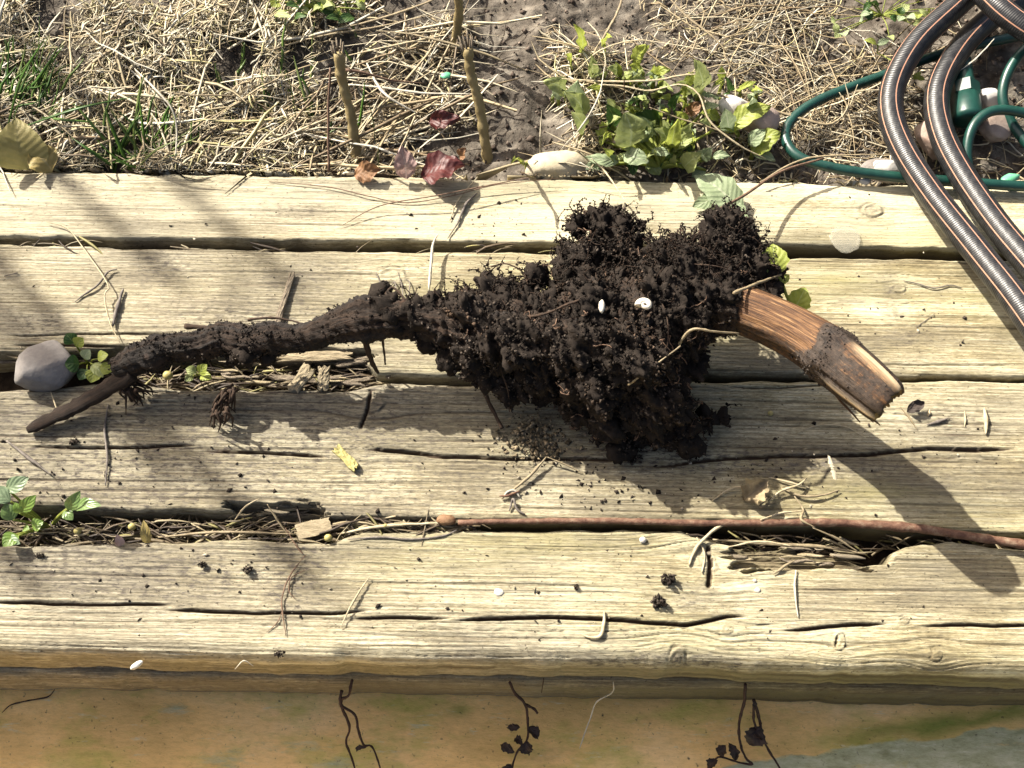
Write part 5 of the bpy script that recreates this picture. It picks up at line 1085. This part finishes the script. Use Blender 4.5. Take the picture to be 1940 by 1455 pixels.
# stalks arching over the plant and bed
for k, (pts, r, m_, lb) in enumerate((
    ([(1146, 122, 46), (1135, 180, 44), (1105, 235, 36), (1062, 284, 20)], 0.8, M_WHITE, 'pale bent stalk sloping down in front of the cream stone'),
    ([(1124, 122, 46), (1150, 123, 47)], 0.6, M_PALE, 'short bent tip of the pale stalk above the plant'),
    ([(1050, 148, 22), (1150, 154, 26), (1240, 152, 28), (1300, 142, 28), (1390, 138, 20)], 1.0, M_PALE, 'brown-edged dry stalk lying level across the plant'),
    ([(1130, 160, 24), (1180, 163, 26), (1230, 172, 26), (1290, 160, 28), (1325, 180, 28), (1345, 230, 24), (1400, 275, 18), (1450, 300, 10)], 0.9, M_PALE, 'long dry stalk curving over the plant and down to its right'),
    ([(1085, 140, 14), (1130, 100, 24), (1180, 80, 28), (1230, 78, 28), (1252, 95, 22)], 0.8, M_PALE, 'arched dry stalk above the plant against bare soil'),
    ([(1120, 105, 4), (1150, 60, 6), (1175, 10, 8), (1180, -30, 8)], 1.3, M_STEM, 'thick dry stem crossing the bare soil at the top'),
    ([(1262, -10, 8), (1300, 30, 8), (1345, 65, 8), (1380, 100, 6)], 1.1, M_STEM, 'dry stem slanting right over the bare soil'),
    ([(1360, 78, 8), (1410, 55, 9), (1440, 20, 9), (1455, -10, 8)], 0.8, M_STEM, 'thin dry stem curving up to the top edge'),
    ([(1310, 100, 4), (1325, 60, 6), (1335, 20, 6)], 1.2, M_STEM, 'upright-lying brown stem on the bare soil'),
    ([(1183, 214, 4), (1183, 170, 30), (1181, 125, 50)], 0.8, M_TWIG, 'short dark upright stalk in the middle of the plant'),
    ([(1230, 203, 22), (1290, 225, 18), (1340, 240, 16), (1400, 262, 10)], 0.8, M_STEM, 'brown stalk running right from the shaded heart of the plant'),
    ([(1340, 175, 14), (1400, 190, 12), (1450, 205, 8), (1560, 235, 6), (1590, 225, 6)], 1.5, M_STEM, 'thick tan stalk running from the plant into the cable loop'),
    ([(1585, 230, 6), (1605, 205, 10), (1590, 175, 14)], 0.7, M_PALE, 'left prong of the dry forked stalk inside the cable loop'),
    ([(1590, 228, 6), (1608, 195, 12), (1600, 152, 18)], 0.7, M_PALE, 'middle prong of the dry forked stalk inside the cable loop'),
    ([(1595, 226, 6), (1612, 195, 12), (1625, 160, 18)], 0.7, M_PALE, 'right prong of the dry forked stalk inside the cable loop'),
    ([(1440, 345, 5), (1500, 310, 9), (1560, 296, 10), (1690, 292, 9)], 1.1, M_STEM, 'brown stalk lying over the bottom of the green cable loop'),
    ([(1810, 140, 14), (1850, 110, 18), (1885, 72, 22)], 0.9, M_WHITE, 'pale straw crossing the dark hollow right of the hose'),
    ([(390, 125, 6), (365, 95, 22), (348, 36, 44)], 1.0, M_STEM, 'brown stalk standing in the dry grass at the upper left'),
    ([(255, 130, 16), (290, 165, 22), (325, 205, 18), (335, 245, 10), (332, 310, 4)], 1.0, M_WHITE, 'white bent grass straw arching over the left dry grass'),
    ([(660, 160, 8), (720, 165, 10), (800, 176, 10), (890, 178, 9)], 1.3, M_WHITE, 'pale stalk lying level between the two cut stems'),
    ([(695, 120, 14), (715, 160, 16), (738, 185, 18), (790, 215, 10)], 1.4, M_WHITE, 'bright white straw slanting beside the left cut stem'),
    ([(640, 55, 10), (720, 35, 12), (800, 8, 12), (850, -15, 12)], 1.3, M_STEM, 'long brown stalk slanting up to the top edge, left of the stems'),
    ([(480, 105, 8), (600, 70, 10), (720, 50, 10), (850, 20, 10)], 1.1, M_STEM, 'long stalk running from the dry grass towards the top stem'),
    ([(660, 105, 8), (750, 85, 10), (850, 65, 10)], 1.2, M_PALE, 'straight tan stalk behind the left cut stem'),
    ([(488, 282, 4), (560, 250, 7), (640, 215, 8)], 1.3, M_PALE, 'pale stalk lying low left of the left cut stem'))):
    twig('dry_stalk', lb, 'stalk', pts, r * 0.8, m_, 26, 0.3, 6, 0.6, k)
# in the rear-left gap: chips and splinters
for k, (a, c_, r, lb) in enumerate((((555, 738, 0), (585, 698, 4), 4.2, 'wide weathered chip slanting in the gap under the root'), ((612, 738, 0), (614, 696, 4), 3.4, 'upright weathered chip in the gap under the root'), ((535, 678, -3), (660, 672, -2), 3.0, 'long splinter lying level in the gap under the root'),
        ((520, 715, -8), (620, 722, -8), 1.8, 'thin splinter low in the gap left of the upright chip'), ((640, 690, -5), (700, 680, -4), 2.2, 'mossy splinter at the right end of the gap'), ((630, 728, -8), (700, 716, -7), 1.6, 'pale splinter low at the right end of the gap'), ((500, 728, -9), (570, 733, -9), 1.4, 'pale straw-like splinter at the bottom of the gap'), ((700, 690, -4), (740, 712, -3), 2.0, 'bark scrap against the second timber under the root'))):
    m_ = [(a[i] + c_[i]) / 2 for i in range(3)]
    chip('wood_chip', lb, 'chip', a, c_, r * 1.9, min(2.2, r * 0.9), M_CHIP if k in (0, 1, 2) else M_DEADWOOD, k)
# on the third timber
chip('wood_chip', 'yellow splintered chip on the crack of the third timber', 'chip', (638, 850, 2), (672, 884, 2.4), 5.2, 2.2, simple('yellow_chip', (0.38, 0.33, 0.10), (0.62, 0.55, 0.24), 300, 0.7, 0.7), 44)
twig('twig', 'bent brown twig with a forked end below the soil crumbs', 'twig', [(950, 945, 1.5, 0.9), (1000, 905, 3, 1.1), (1035, 866, 5, 1.0)], 1, M_STEM)
twig('twig', 'thin fork of the bent brown twig running right', 'twig', [(1037, 866, 5, 0.7), (1070, 880, 3.5, 0.6), (1105, 897, 1.5, 0.4)], 0.6, M_STEM)
twig('twig', 'short stick with a white end below the root crown', 'twig', [(914, 735, 8, 1.2), (930, 770, 6, 1.2), (943, 798, 4, 1.2)], 1.2, M_STEM)
twig('twig', 'white broken tip of the short stick below the crown', 'twig', [(943, 798, 4, 1.3), (951, 812, 3.4, 1.3)], 1.3, M_WHITE)
twig('twig', 'grey twig at the far left end of the third timber', 'twig', [(12, 835, 2.5, 1.2), (55, 868, 2, 1.2), (98, 900, 1.5, 1.0)], 1.2, M_GREYTWIG)
twig('straw', 'dried straw hanging down the left of the third timber', 'straw', [(205, 765, 1.2), (198, 815, 1.4), (203, 860, 1.4), (200, 920, 1)], 0.8, M_GREYTWIG, s=2)
twig('straw', 'thin straw standing between the grey stone and the torn tip', 'straw', [(96, 742, 2), (104, 765, 3), (110, 782, 3)], 0.5, M_PALE)
twig('straw', 'hair-thin curved straw on the third timber near the stub shadow', 'straw', [(1510, 820, 0.8), (1550, 806, 1.2), (1600, 808, 1.2), (1640, 830, 0.8)], 0.35, M_PALE)
for k, (x0, y0, x1, y1, r, m_, lb) in enumerate(((1827, 778, 1827, 810, 0.8, M_PALE, 'short upright straw scrap right of the stub end'), (1865, 772, 1868, 822, 1.9, M_PALE, 'spindle-shaped husk right of the stub end'), (1755, 805, 1798, 792, 1.2, M_GREYTWIG, 'rough dark scrap right of the stub end'), (1705, 770, 1738, 815, 0.7, M_STEM, 'thin bent straw touching the stub end'), (1760, 775, 1758, 790, 0.9, M_PALE, 'tiny pale straw below the black bark scrap'))):
    twig('straw', lb, 'straw', [(x0, y0, r * 0.8, r * 0.4), ((x0 + x1) / 2 + 2, (y0 + y1) / 2, r, r), (x1, y1, r * 0.8, r * 0.5)], r, m_, s=k)
fallen((1718, 780), (1752, 762), 22, (2, 4), leaf_mat('bark_scrap', (0.02, 0.015, 0.012), (0.06, 0.045, 0.035), (0.07, 0.05, 0.04), 0.8, 0.0), 'black curled bark scrap on the third timber right of the stub', 31)
# dried curled leaf with fibres
fallen((1408, 948), (1456, 908), 46, (1.5, 9), leaf_mat('leaf_tan', (0.20, 0.15, 0.085), (0.40, 0.32, 0.19), (0.30, 0.23, 0.14), 0.7, 0.15), 'crumpled tan dead leaf on the third timber above the red twig', 33, ripple=0.35, fold=0.7, teeth=0.2)
for k, (pts, lb) in enumerate((([(1350, 948, 1), (1385, 925, 3), (1415, 922, 6)], 'stiff straw left of the crumpled dead leaf'), ([(1480, 925, 1), (1520, 940, 3), (1560, 938, 3), (1590, 928, 2)], 'curved straw right of the crumpled dead leaf'), ([(1452, 955, 1.5), (1480, 930, 4), (1510, 920, 5), (1530, 905, 3)], 'straw fibre arching over the curved straw'), ([(1505, 940, 3), (1522, 965, 2.5), (1518, 985, 7), (1545, 1000, 6)], 'bent fibre hooking over the red twig'), ([(1440, 985, 7), (1480, 972, 4), (1520, 968, 3)], 'pale stalk leaning on the red twig'), ([(1540, 1000, 6), (1585, 1020, 2), (1625, 1045, -2)], 'pale stick slanting across the dark hole behind the front timber'), ([(1460, 905, 1.5), (1500, 915, 3), (1535, 925, 1.5)], 'thin straw fibre just above the curved straw'), ([(1455, 940, 2), (1440, 960, 2), (1470, 950, 2)], 'tightly bent fibre below the crumpled dead leaf'))):
    twig('straw', lb, 'straw', pts, 0.8, M_STEM if k % 2 else M_PALE, 20, s=k)
# cluster of debris at centre
for k, (pts, lb) in enumerate((([(952, 945, 1), (962, 932, 3), (975, 930, 2), (985, 942, 1)], 'white curl in the debris below the bent brown twig'), ([(965, 968, 1), (972, 945, 3), (980, 965, 2), (995, 975, 1)], 'dark tangle in the debris below the bent brown twig'), ([(946, 940, 2), (965, 938, 2.5), (985, 930, 2)], 'reddish stem in the debris below the bent brown twig'))):
    twig('straw', lb, 'straw', pts, 0.9, (M_WHITE, M_GREYTWIG, M_RED_TWIG)[k], 18, s=k)
# front gap litter
for k, (pts, r, m_, lb) in enumerate((
    ([(300, 1018, -4), (420, 1008, -4), (560, 1012, -3)], 1.0, M_STEM, 'long pale straw lying in the front gap at left'), ([(260, 1002, -8), (330, 1010, -8), (400, 1018, -6)], 1.0, M_GREYTWIG, 'grey straw deep in the front gap at left'), ([(445, 985, -4), (465, 960, 2), (490, 945, 4)], 0.7, M_PALE, 'thin straw poking up from the front gap at left'),
    ([(506, 955, 2), (525, 985, -3), (545, 1012, -6)], 0.8, M_STEM, 'straw leaning into the rotted notch of the third timber'), ([(640, 1012, -2), (700, 1000, 1), (760, 994, 1), (850, 990, 2)], 1.1, M_PALE, 'pale fibre strip in the gap left of the red twig bud'), ([(660, 1022, 1), (720, 1018, 1), (780, 1022, 1), (840, 1015, 1), (866, 1004, 1)], 0.7, M_GREYTWIG, 'thin curved tendril on the front timber left of the bud'),
    ([(700, 985, -4), (735, 980, -2), (750, 978, 0)], 0.9, M_PALE, 'short straw under the edge of the third timber'), ([(140, 1015, -6), (165, 1010, -2), (174, 1000, 2)], 0.8, M_PALE, 'pale hooked straw beside the yellow seed'), ([(100, 1018, -5), (120, 1025, -4)], 1.6, M_STEM, 'tan scrap in the front gap by the seedling'), ([(1350, 1022, -2), (1450, 1030, -4), (1560, 1036, -4), (1640, 1050, -5)], 1.2, M_STEM, 'brown fibre strip along the broken edge of the front timber'),
    ([(1380, 1036, 0), (1440, 1026, 1), (1500, 1034, 1)], 0.9, M_PALE, 'pale fibre strip along the broken edge of the front timber'), ([(1320, 1018, 1), (1335, 1050, 1), (1330, 1085, 1)], 0.9, M_PALE, 'pale strip beside the split knot of the front timber'), ([(470, 1020, -6), (590, 1020, -6)], 1.0, M_GREYTWIG, 'grey straw below the rotted notch'), ([(60, 1010, -9), (210, 1018, -9)], 0.9, M_GREYTWIG, 'dark straw deep in the front gap below the seedling'))):
    twig('straw', lb, 'straw', pts, r, m_, 22, 0.3, 6, 0.7, k)
chip('bark_flake', 'tan papery flake in the notch of the third timber', 'flake', (562, 1008, -4), (622, 994, -2), 9.5, 0.8, M_CHIP, 45)
fallen((280, 1030), (272, 985), 20, (-4, 6), L_OCHRE, 'olive pod-shaped leaf standing in the front gap', 42, ripple=0.02, teeth=0)
fallen((228, 1035), (222, 1012), 18, (-1, 4), L_PINK, 'small pinkish leaf scrap in the front gap', 43, ripple=0.02, teeth=0)
M_SEED = simple('seed_yellow', (0.36, 0.30, 0.09), (0.55, 0.47, 0.2), 300, 0.5, 0.2)
for k, (x, y, z, r, lb) in enumerate(((147, 1006, -2, 2.2, 'round yellow seed in the front gap right of the seedling'), (250, 998, -2, 2.2, 'round yellow seed in the front gap left of the olive pod'), (622, 1019, 1.5, 2.3, 'cream round seed at the right end of the rotted notch'), (1460, 783, 1.2, 1.6, 'tiny yellow seed on the third timber left of the stub end'), (1218, 1023, 1.5, 2.0, 'white seed on the front timber below the red twig'), (730, 996, 1.0, 1.3, 'small cream seed in the gap left of the bud'), (318, 711, -3, 3.0, 'orange-brown seed in the gap under the left part of the root'), (1318, 660, 2.0, 2.2, 'orange scrap in the shade under the root crown'))):
    tag(rock('seed', Pz(x, y, z), (r * 0.001, r * 0.001 * 0.92, r * 0.0009), M_SEED if k != 4 else M_SHELL, None, 3, 0.08, 1.5, k), lb, 'seed')
# on the front timber
M_CLOD = simple('clod', (0.045, 0.03, 0.022), (0.12, 0.085, 0.062), 260, 0.95, 0.9, 0.002, 0.1)
for k, (x, y, z, r, lb) in enumerate(((1266, 1097, 3, (4.2, 3.6, 4.2), 'upper of the two black soil clods on the front timber'), (1248, 1140, 3, (4.4, 3.8, 4.2), 'lower of the two black soil clods on the front timber'), (470, 1078, 2, (3.0, 3.2, 2.2), 'dark soil clod on the left of the front timber, the right of two'), (383, 1070, 2, (2.6, 2.2, 2.0), 'dark soil clod on the left of the front timber, the left of two'), (1092, 1112, 1.4, (1.5, 2.0, 1.6), 'tiny dark clod on the front timber left of the two black ones'), (530, 1238, 1, (3.5, 2.4, 2.0), 'dark crumbling clod on the front arris of the front timber'), (76, 1052, 1.5, (3, 2, 1.6), 'reddish brown crumb below the seedling'), (140, 836, 1.8, (3, 2.4, 2), 'dark clod on the third timber below the torn tip'), (1200, 868, 2.5, (6, 4.5, 3.2), 'dark soil clod on the crack below the root crown'))):
    rr_ = np.random.default_rng(k + 900); q = rr_.normal(size=(70, 3)); q /= np.linalg.norm(q, axis=1)[:, None]; q *= rr_.random((70, 1)) ** 0.4
    kV, kF = blobs(np.array(Pz(x, y, z)) + q * np.array(r) * 0.0009, rr_.uniform(0.12, 0.32, 70) * min(r) * 0.001, k + 910, 0.5)
    tag(mesh_np('soil_clod', kV, kF, M_CRUMB, None, {'col': colrep(soil_cols(70, k + 920, 0.02, 0.11), len(ICO_V))}), lb, 'clod')
twig('twig', 'J-shaped pale twig on the front timber', 'twig', [(1145, 1158, 1.4, 1.2), (1144, 1185, 1.6, 1.2), (1138, 1204, 1.5, 1.1), (1120, 1208, 1.2, 0.9), (1102, 1202, 1, 0.5)], 1.1, M_PALE, 24)
twig('straw', 'straight pale straw crossing the split of the front timber', 'straw', [(700, 1092, 1.4, 0.5), (672, 1135, 1.8, 0.7), (644, 1190, 1.2, 0.4)], 0.6, M_PALE)
for k, (pts, r, lb) in enumerate((([(580, 1050, 1), (550, 1090, 1.6), (535, 1130, 1.6), (536, 1165, 1.4), (542, 1205, 1)], 0.5, 'dry brown tendril running down the front timber'), ([(578, 1080, 1), (552, 1095, 1.5), (548, 1120, 1.2), (560, 1135, 1)], 0.4, 'curled side tendril on the front timber'), ([(534, 1160, 1.2), (525, 1180, 1), (505, 1198, 0.8)], 0.4, 'lower fork of the dry tendril on the front timber'), ([(540, 1000, 1.5), (565, 1040, 1.5), (575, 1050, 1.2)], 0.5, 'upper end of the dry tendril by the rotted notch'))):
    twig('tendril', lb, 'tendril', pts, r, M_TWIG, 24, 0.4, 5, 1, k)
twig('straw', 'white straw hanging down the right of the front timber', 'straw', [(1508, 1080, 1.2), (1506, 1120, 1.4), (1512, 1170, 1)], 0.7, M_WHITE)
twig('twig', 'short brown twig left of the white straw', 'twig', [(1465, 1088, 1, 0.6), (1488, 1072, 1.8, 1.1), (1505, 1062, 2, 0.9)], 1.0, M_STEM)
tag(rock('feather_scrap', Pz(259, 1260, -3), (0.0038, 0.0017, 0.0014), M_SHELL, None, 3, 0.3, 2, 61, 0.6), 'white fluff on the shaded front of the front timber', 'scrap')
twig('straw', 'bent white fibre on the shaded front arris', 'straw', [(445, 1268, -5), (462, 1252, -1), (480, 1262, -4)], 0.4, M_WHITE)
for k, (x, y, r) in enumerate(((945, 1122, 2.6), (1435, 1118, 1.8), (1430, 1100, 1.2))):
    tag(rock('lichen_spot', Pz(x, y, 0.1), (r * 0.001, r * 0.0008, 0.0006), M_SHELL, None, 3, 0.4, 3, k + 70), ['large white dropping on the front timber left of the J-shaped twig', 'white dropping on the front timber right of the split knot', 'smallest white dropping right of the split knot'][k], 'spot')
# pale fungal streak on the third timber
tag(rock('lichen_streak', Pz(1577, 890, 0.0), (0.0016, 0.0085, 0.0006), M_STONE_C, None, 3, 0.5, 3, 91, 0.15), 'white lichen streak crossing the crack beside the stub shadow', 'lichen')

# ------------------------------------------------------------------ dead vines hanging in front of the lower timber
M_VINE = simple('dead_vine', (0.035, 0.018, 0.015), (0.085, 0.045, 0.035), 300, 0.8, 0.4)
L_DEAD = leaf_mat('leaf_dead', (0.02, 0.012, 0.010), (0.05, 0.03, 0.024), (0.05, 0.03, 0.025), 0.7, 0.1)
def vine(label, stems, leaves, seed):
    e = empty('dead_vine', Pz(stems[0][0][0], stems[0][0][1], -48)); tag(e, label, 'vine')
    for k, pts in enumerate(stems):
        n = len(pts); pp = [(*q, 0.95 - 0.45 * i / n) for i, q in enumerate(pts)]
        adopt(tube('stem', path(pp), 0.001, M_VINE, None, n * 6, 6, 0.35, 400, s=seed + k), e)
    for k, (b0, t0, w0, z) in enumerate(leaves):
        leaf('dried_leaf', Pz(*b0, z), Pz(*t0, z - 4), w0 * mpp(Pz(*b0, z)), L_DEAD, e, arch=0.2, fold=0.5, ripple=0.3, teeth=0.12, seed=seed + k, tilt=random.uniform(-0.5, 0.5))
    return e
vine('leafless dead vine hanging left of centre over the patio', [[(667, 1288, -44), (660, 1318, -50), (647, 1325, -56), (648, 1338, -58), (672, 1355, -64), (680, 1390, -72), (690, 1412, -80), (704, 1414, -84), (718, 1448, -92), (724, 1480, -102)], [(647, 1308, -52), (645, 1330, -56), (656, 1360, -66), (662, 1380, -72), (656, 1408, -80), (668, 1440, -90), (678, 1480, -102)]], [((692, 1415), (676, 1424), 10, -80)], 500)
vine('dead vine with shrivelled leaves hanging at the centre over the patio', [[(966, 1292, -46), (975, 1312, -52), (995, 1335, -60), (1000, 1370, -72), (998, 1402, -82), (980, 1425, -90), (968, 1462, -100)], [(995, 1335, -60), (1010, 1342, -64), (1018, 1352, -66)]], [((1000, 1378), (1020, 1400), 22, -72), ((985, 1378), (962, 1378), 14, -72), ((998, 1405), (1000, 1428), 26, -82), ((990, 1412), (975, 1400), 16, -82), ((974, 1425), (950, 1410), 20, -88), ((968, 1448), (952, 1462), 22, -94), ((1000, 1415), (1002, 1430), 12, -84)], 520)
vine('dead vine with a curled leaf hanging right of centre over the patio', [[(1412, 1296, -46), (1410, 1330, -58), (1400, 1370, -72), (1402, 1405, -82), (1412, 1435, -90), (1426, 1448, -94), (1400, 1445, -94), (1362, 1434, -92), (1345, 1455, -98)], [(1428, 1326, -54), (1438, 1360, -68), (1446, 1400, -80), (1462, 1430, -90), (1480, 1460, -98), (1490, 1490, -102)], [(1428, 1335, -56), (1428, 1365, -66), (1436, 1385, -74), (1442, 1370, -70)]], [((1436, 1378), (1418, 1410), 44, -72), ((1420, 1385), (1445, 1395), 24, -72), ((1380, 1408), (1392, 1440), 18, -84), ((1375, 1412), (1360, 1430), 20, -86), ((1360, 1440), (1340, 1455), 18, -92), ((1428, 1326), (1428, 1340), 9, -54)], 540)
twig('straw', 'white straw hanging over the patio right of the centre vine', 'straw', [(1162, 1292, -44), (1160, 1312, -52), (1130, 1330, -60), (1118, 1362, -72), (1104, 1400, -86), (1098, 1418, -92)], 0.55, M_WHITE, 30)
twig('twig', 'short dark twig stuck to the lower timber left of the white straw', 'twig', [(1030, 1285, -44), (1026, 1312, -56)], 0.8, M_VINE)
twig('twig', 'curved hairlike root on the patio at the left edge', 'rootlet', [(105, 1305, -100), (90, 1320, -102), (50, 1328, -102.5), (20, 1336, -102.5), (4, 1350, -102.8)], 0.5, M_VINE)

# ------------------------------------------------------------------ splinters lifting off the rotten edges
M_SPL = [simple('splinter_grey', (0.17, 0.14, 0.095), (0.36, 0.30, 0.21), 240, 0.85, 0.6, 0.0008, stretch=(0.3, 3, 1)), simple('splinter_tan', (0.30, 0.23, 0.13), (0.52, 0.44, 0.28), 240, 0.8, 0.6, 0.0008, stretch=(0.3, 3, 1)), M_DEADWOOD]
r = np.random.default_rng(88)
for par, n, x0, x1, y0, y1, z0, z1 in ((T2, 34, 380, 715, 672, 732, -13, -3), (T2, 12, 0, 210, 672, 690, -12, -5), (T3, 16, 420, 625, 958, 985, -12, -4), (T4, 14, 1350, 1640, 1034, 1072, -6, -1.0), (T3, 14, 640, 860, 985, 1000, -9, -2)):
    for k in range(n):
        x = r.uniform(x0, x1); y = r.uniform(y0, y1); L = r.uniform(18, 75); z = z0 + (z1 - z0) * r.random(); w = r.uniform(0.4, 1.5); sl = r.normal(0, 0.12)
        pts = [(x - L / 2, y - sl * L / 2, z, w * 0.3), (x - L * 0.2, y + r.normal(0, 1.5), z + 0.6, w), (x + L * 0.25, y + r.normal(0, 1.5), z + 0.3, w * 0.9), (x + L / 2, y + sl * L / 2, z + r.normal(0, 1), w * 0.25)]
        o = tube('splinter', path(pts), 0.001, M_SPL[int(r.integers(0, 3))], par, 8, 4, 0.15, 500, 0.3, k, 0.0)

# pale crumbly rubble on the crack below the root crown
n = 700; q = np.stack([rng.normal(1012, 34, n), rng.normal(832, 22, n)], 1); w = Pv(q[:, 0], q[:, 1]); r_ = 0.0002 + 0.0012 * rng.random(n) ** 3; w[:, 2] = r_ * 0.6 + 0.002 * rng.random(n) * np.exp(-((q[:, 0] - 1012) / 30) ** 2)
V, F = blobs(w, r_, 31, 0.5); pc = np.array([0.42, 0.33, 0.21]) * rng.uniform(0.2, 1.2, (n, 1))
tag(mesh_np('crumbled_wood', V, F, M_CRUMB, None, {'col': colrep(pc, len(ICO_V))}), 'pale crumbled wood rubble on the crack below the root crown', 'rubble', kind='stuff')

# ------------------------------------------------------------------ fine litter lying in the gaps
def gap_litter(label, n, x0, x1, y0, y1, z0, z1, seed):
    r = np.random.default_rng(seed); p0 = Pv(r.uniform(x0, x1, n), r.uniform(y0, y1, n)); p0[:, 2] = r.uniform(z0, z1, n) * 0.001
    L = r.uniform(0.006, 0.03, n); h = np.radians(r.normal(0, 28, n)); p0[:, 0] -= np.cos(h) * L / 2; p0[:, 1] -= np.sin(h) * L / 2
    V, F = strands(p0, h, L, r.uniform(0.0003, 0.0011, n), lambda x, y: 0 * x, 0.05 * L, r.normal(size=n) * 0.4, seed)
    pal = np.array([[0.12, 0.085, 0.05], [0.22, 0.17, 0.10], [0.40, 0.33, 0.20], [0.07, 0.05, 0.035], [0.34, 0.30, 0.12]])
    c = pal[r.choice(5, n, p=[0.3, 0.3, 0.17, 0.15, 0.08])] * r.uniform(0.7, 1.2, (n, 1))
    tag(mesh_np('gap_litter', V, F, M_STRAW, None, {'col': colrep(c, 15)}), label, 'litter', kind='stuff')
gap_litter('brown plant litter filling the left of the front gap', 520, -40, 650, 982, 1026, -18, -5, 611)
gap_litter('pale plant litter in the gap left of the red twig bud', 160, 640, 900, 992, 1003, -8, 0, 612)
gap_litter('brown plant litter in the gap under the left part of the root', 300, 200, 720, 684, 732, -18, -7, 613)
gap_litter('bits of straw caught along the back gap', 45, -20, 1500, 462, 474, -4, 0, 614)
gap_litter('dark plant litter in the gap behind the broken front edge', 120, 1320, 1900, 1012, 1040, -18, -6, 615)
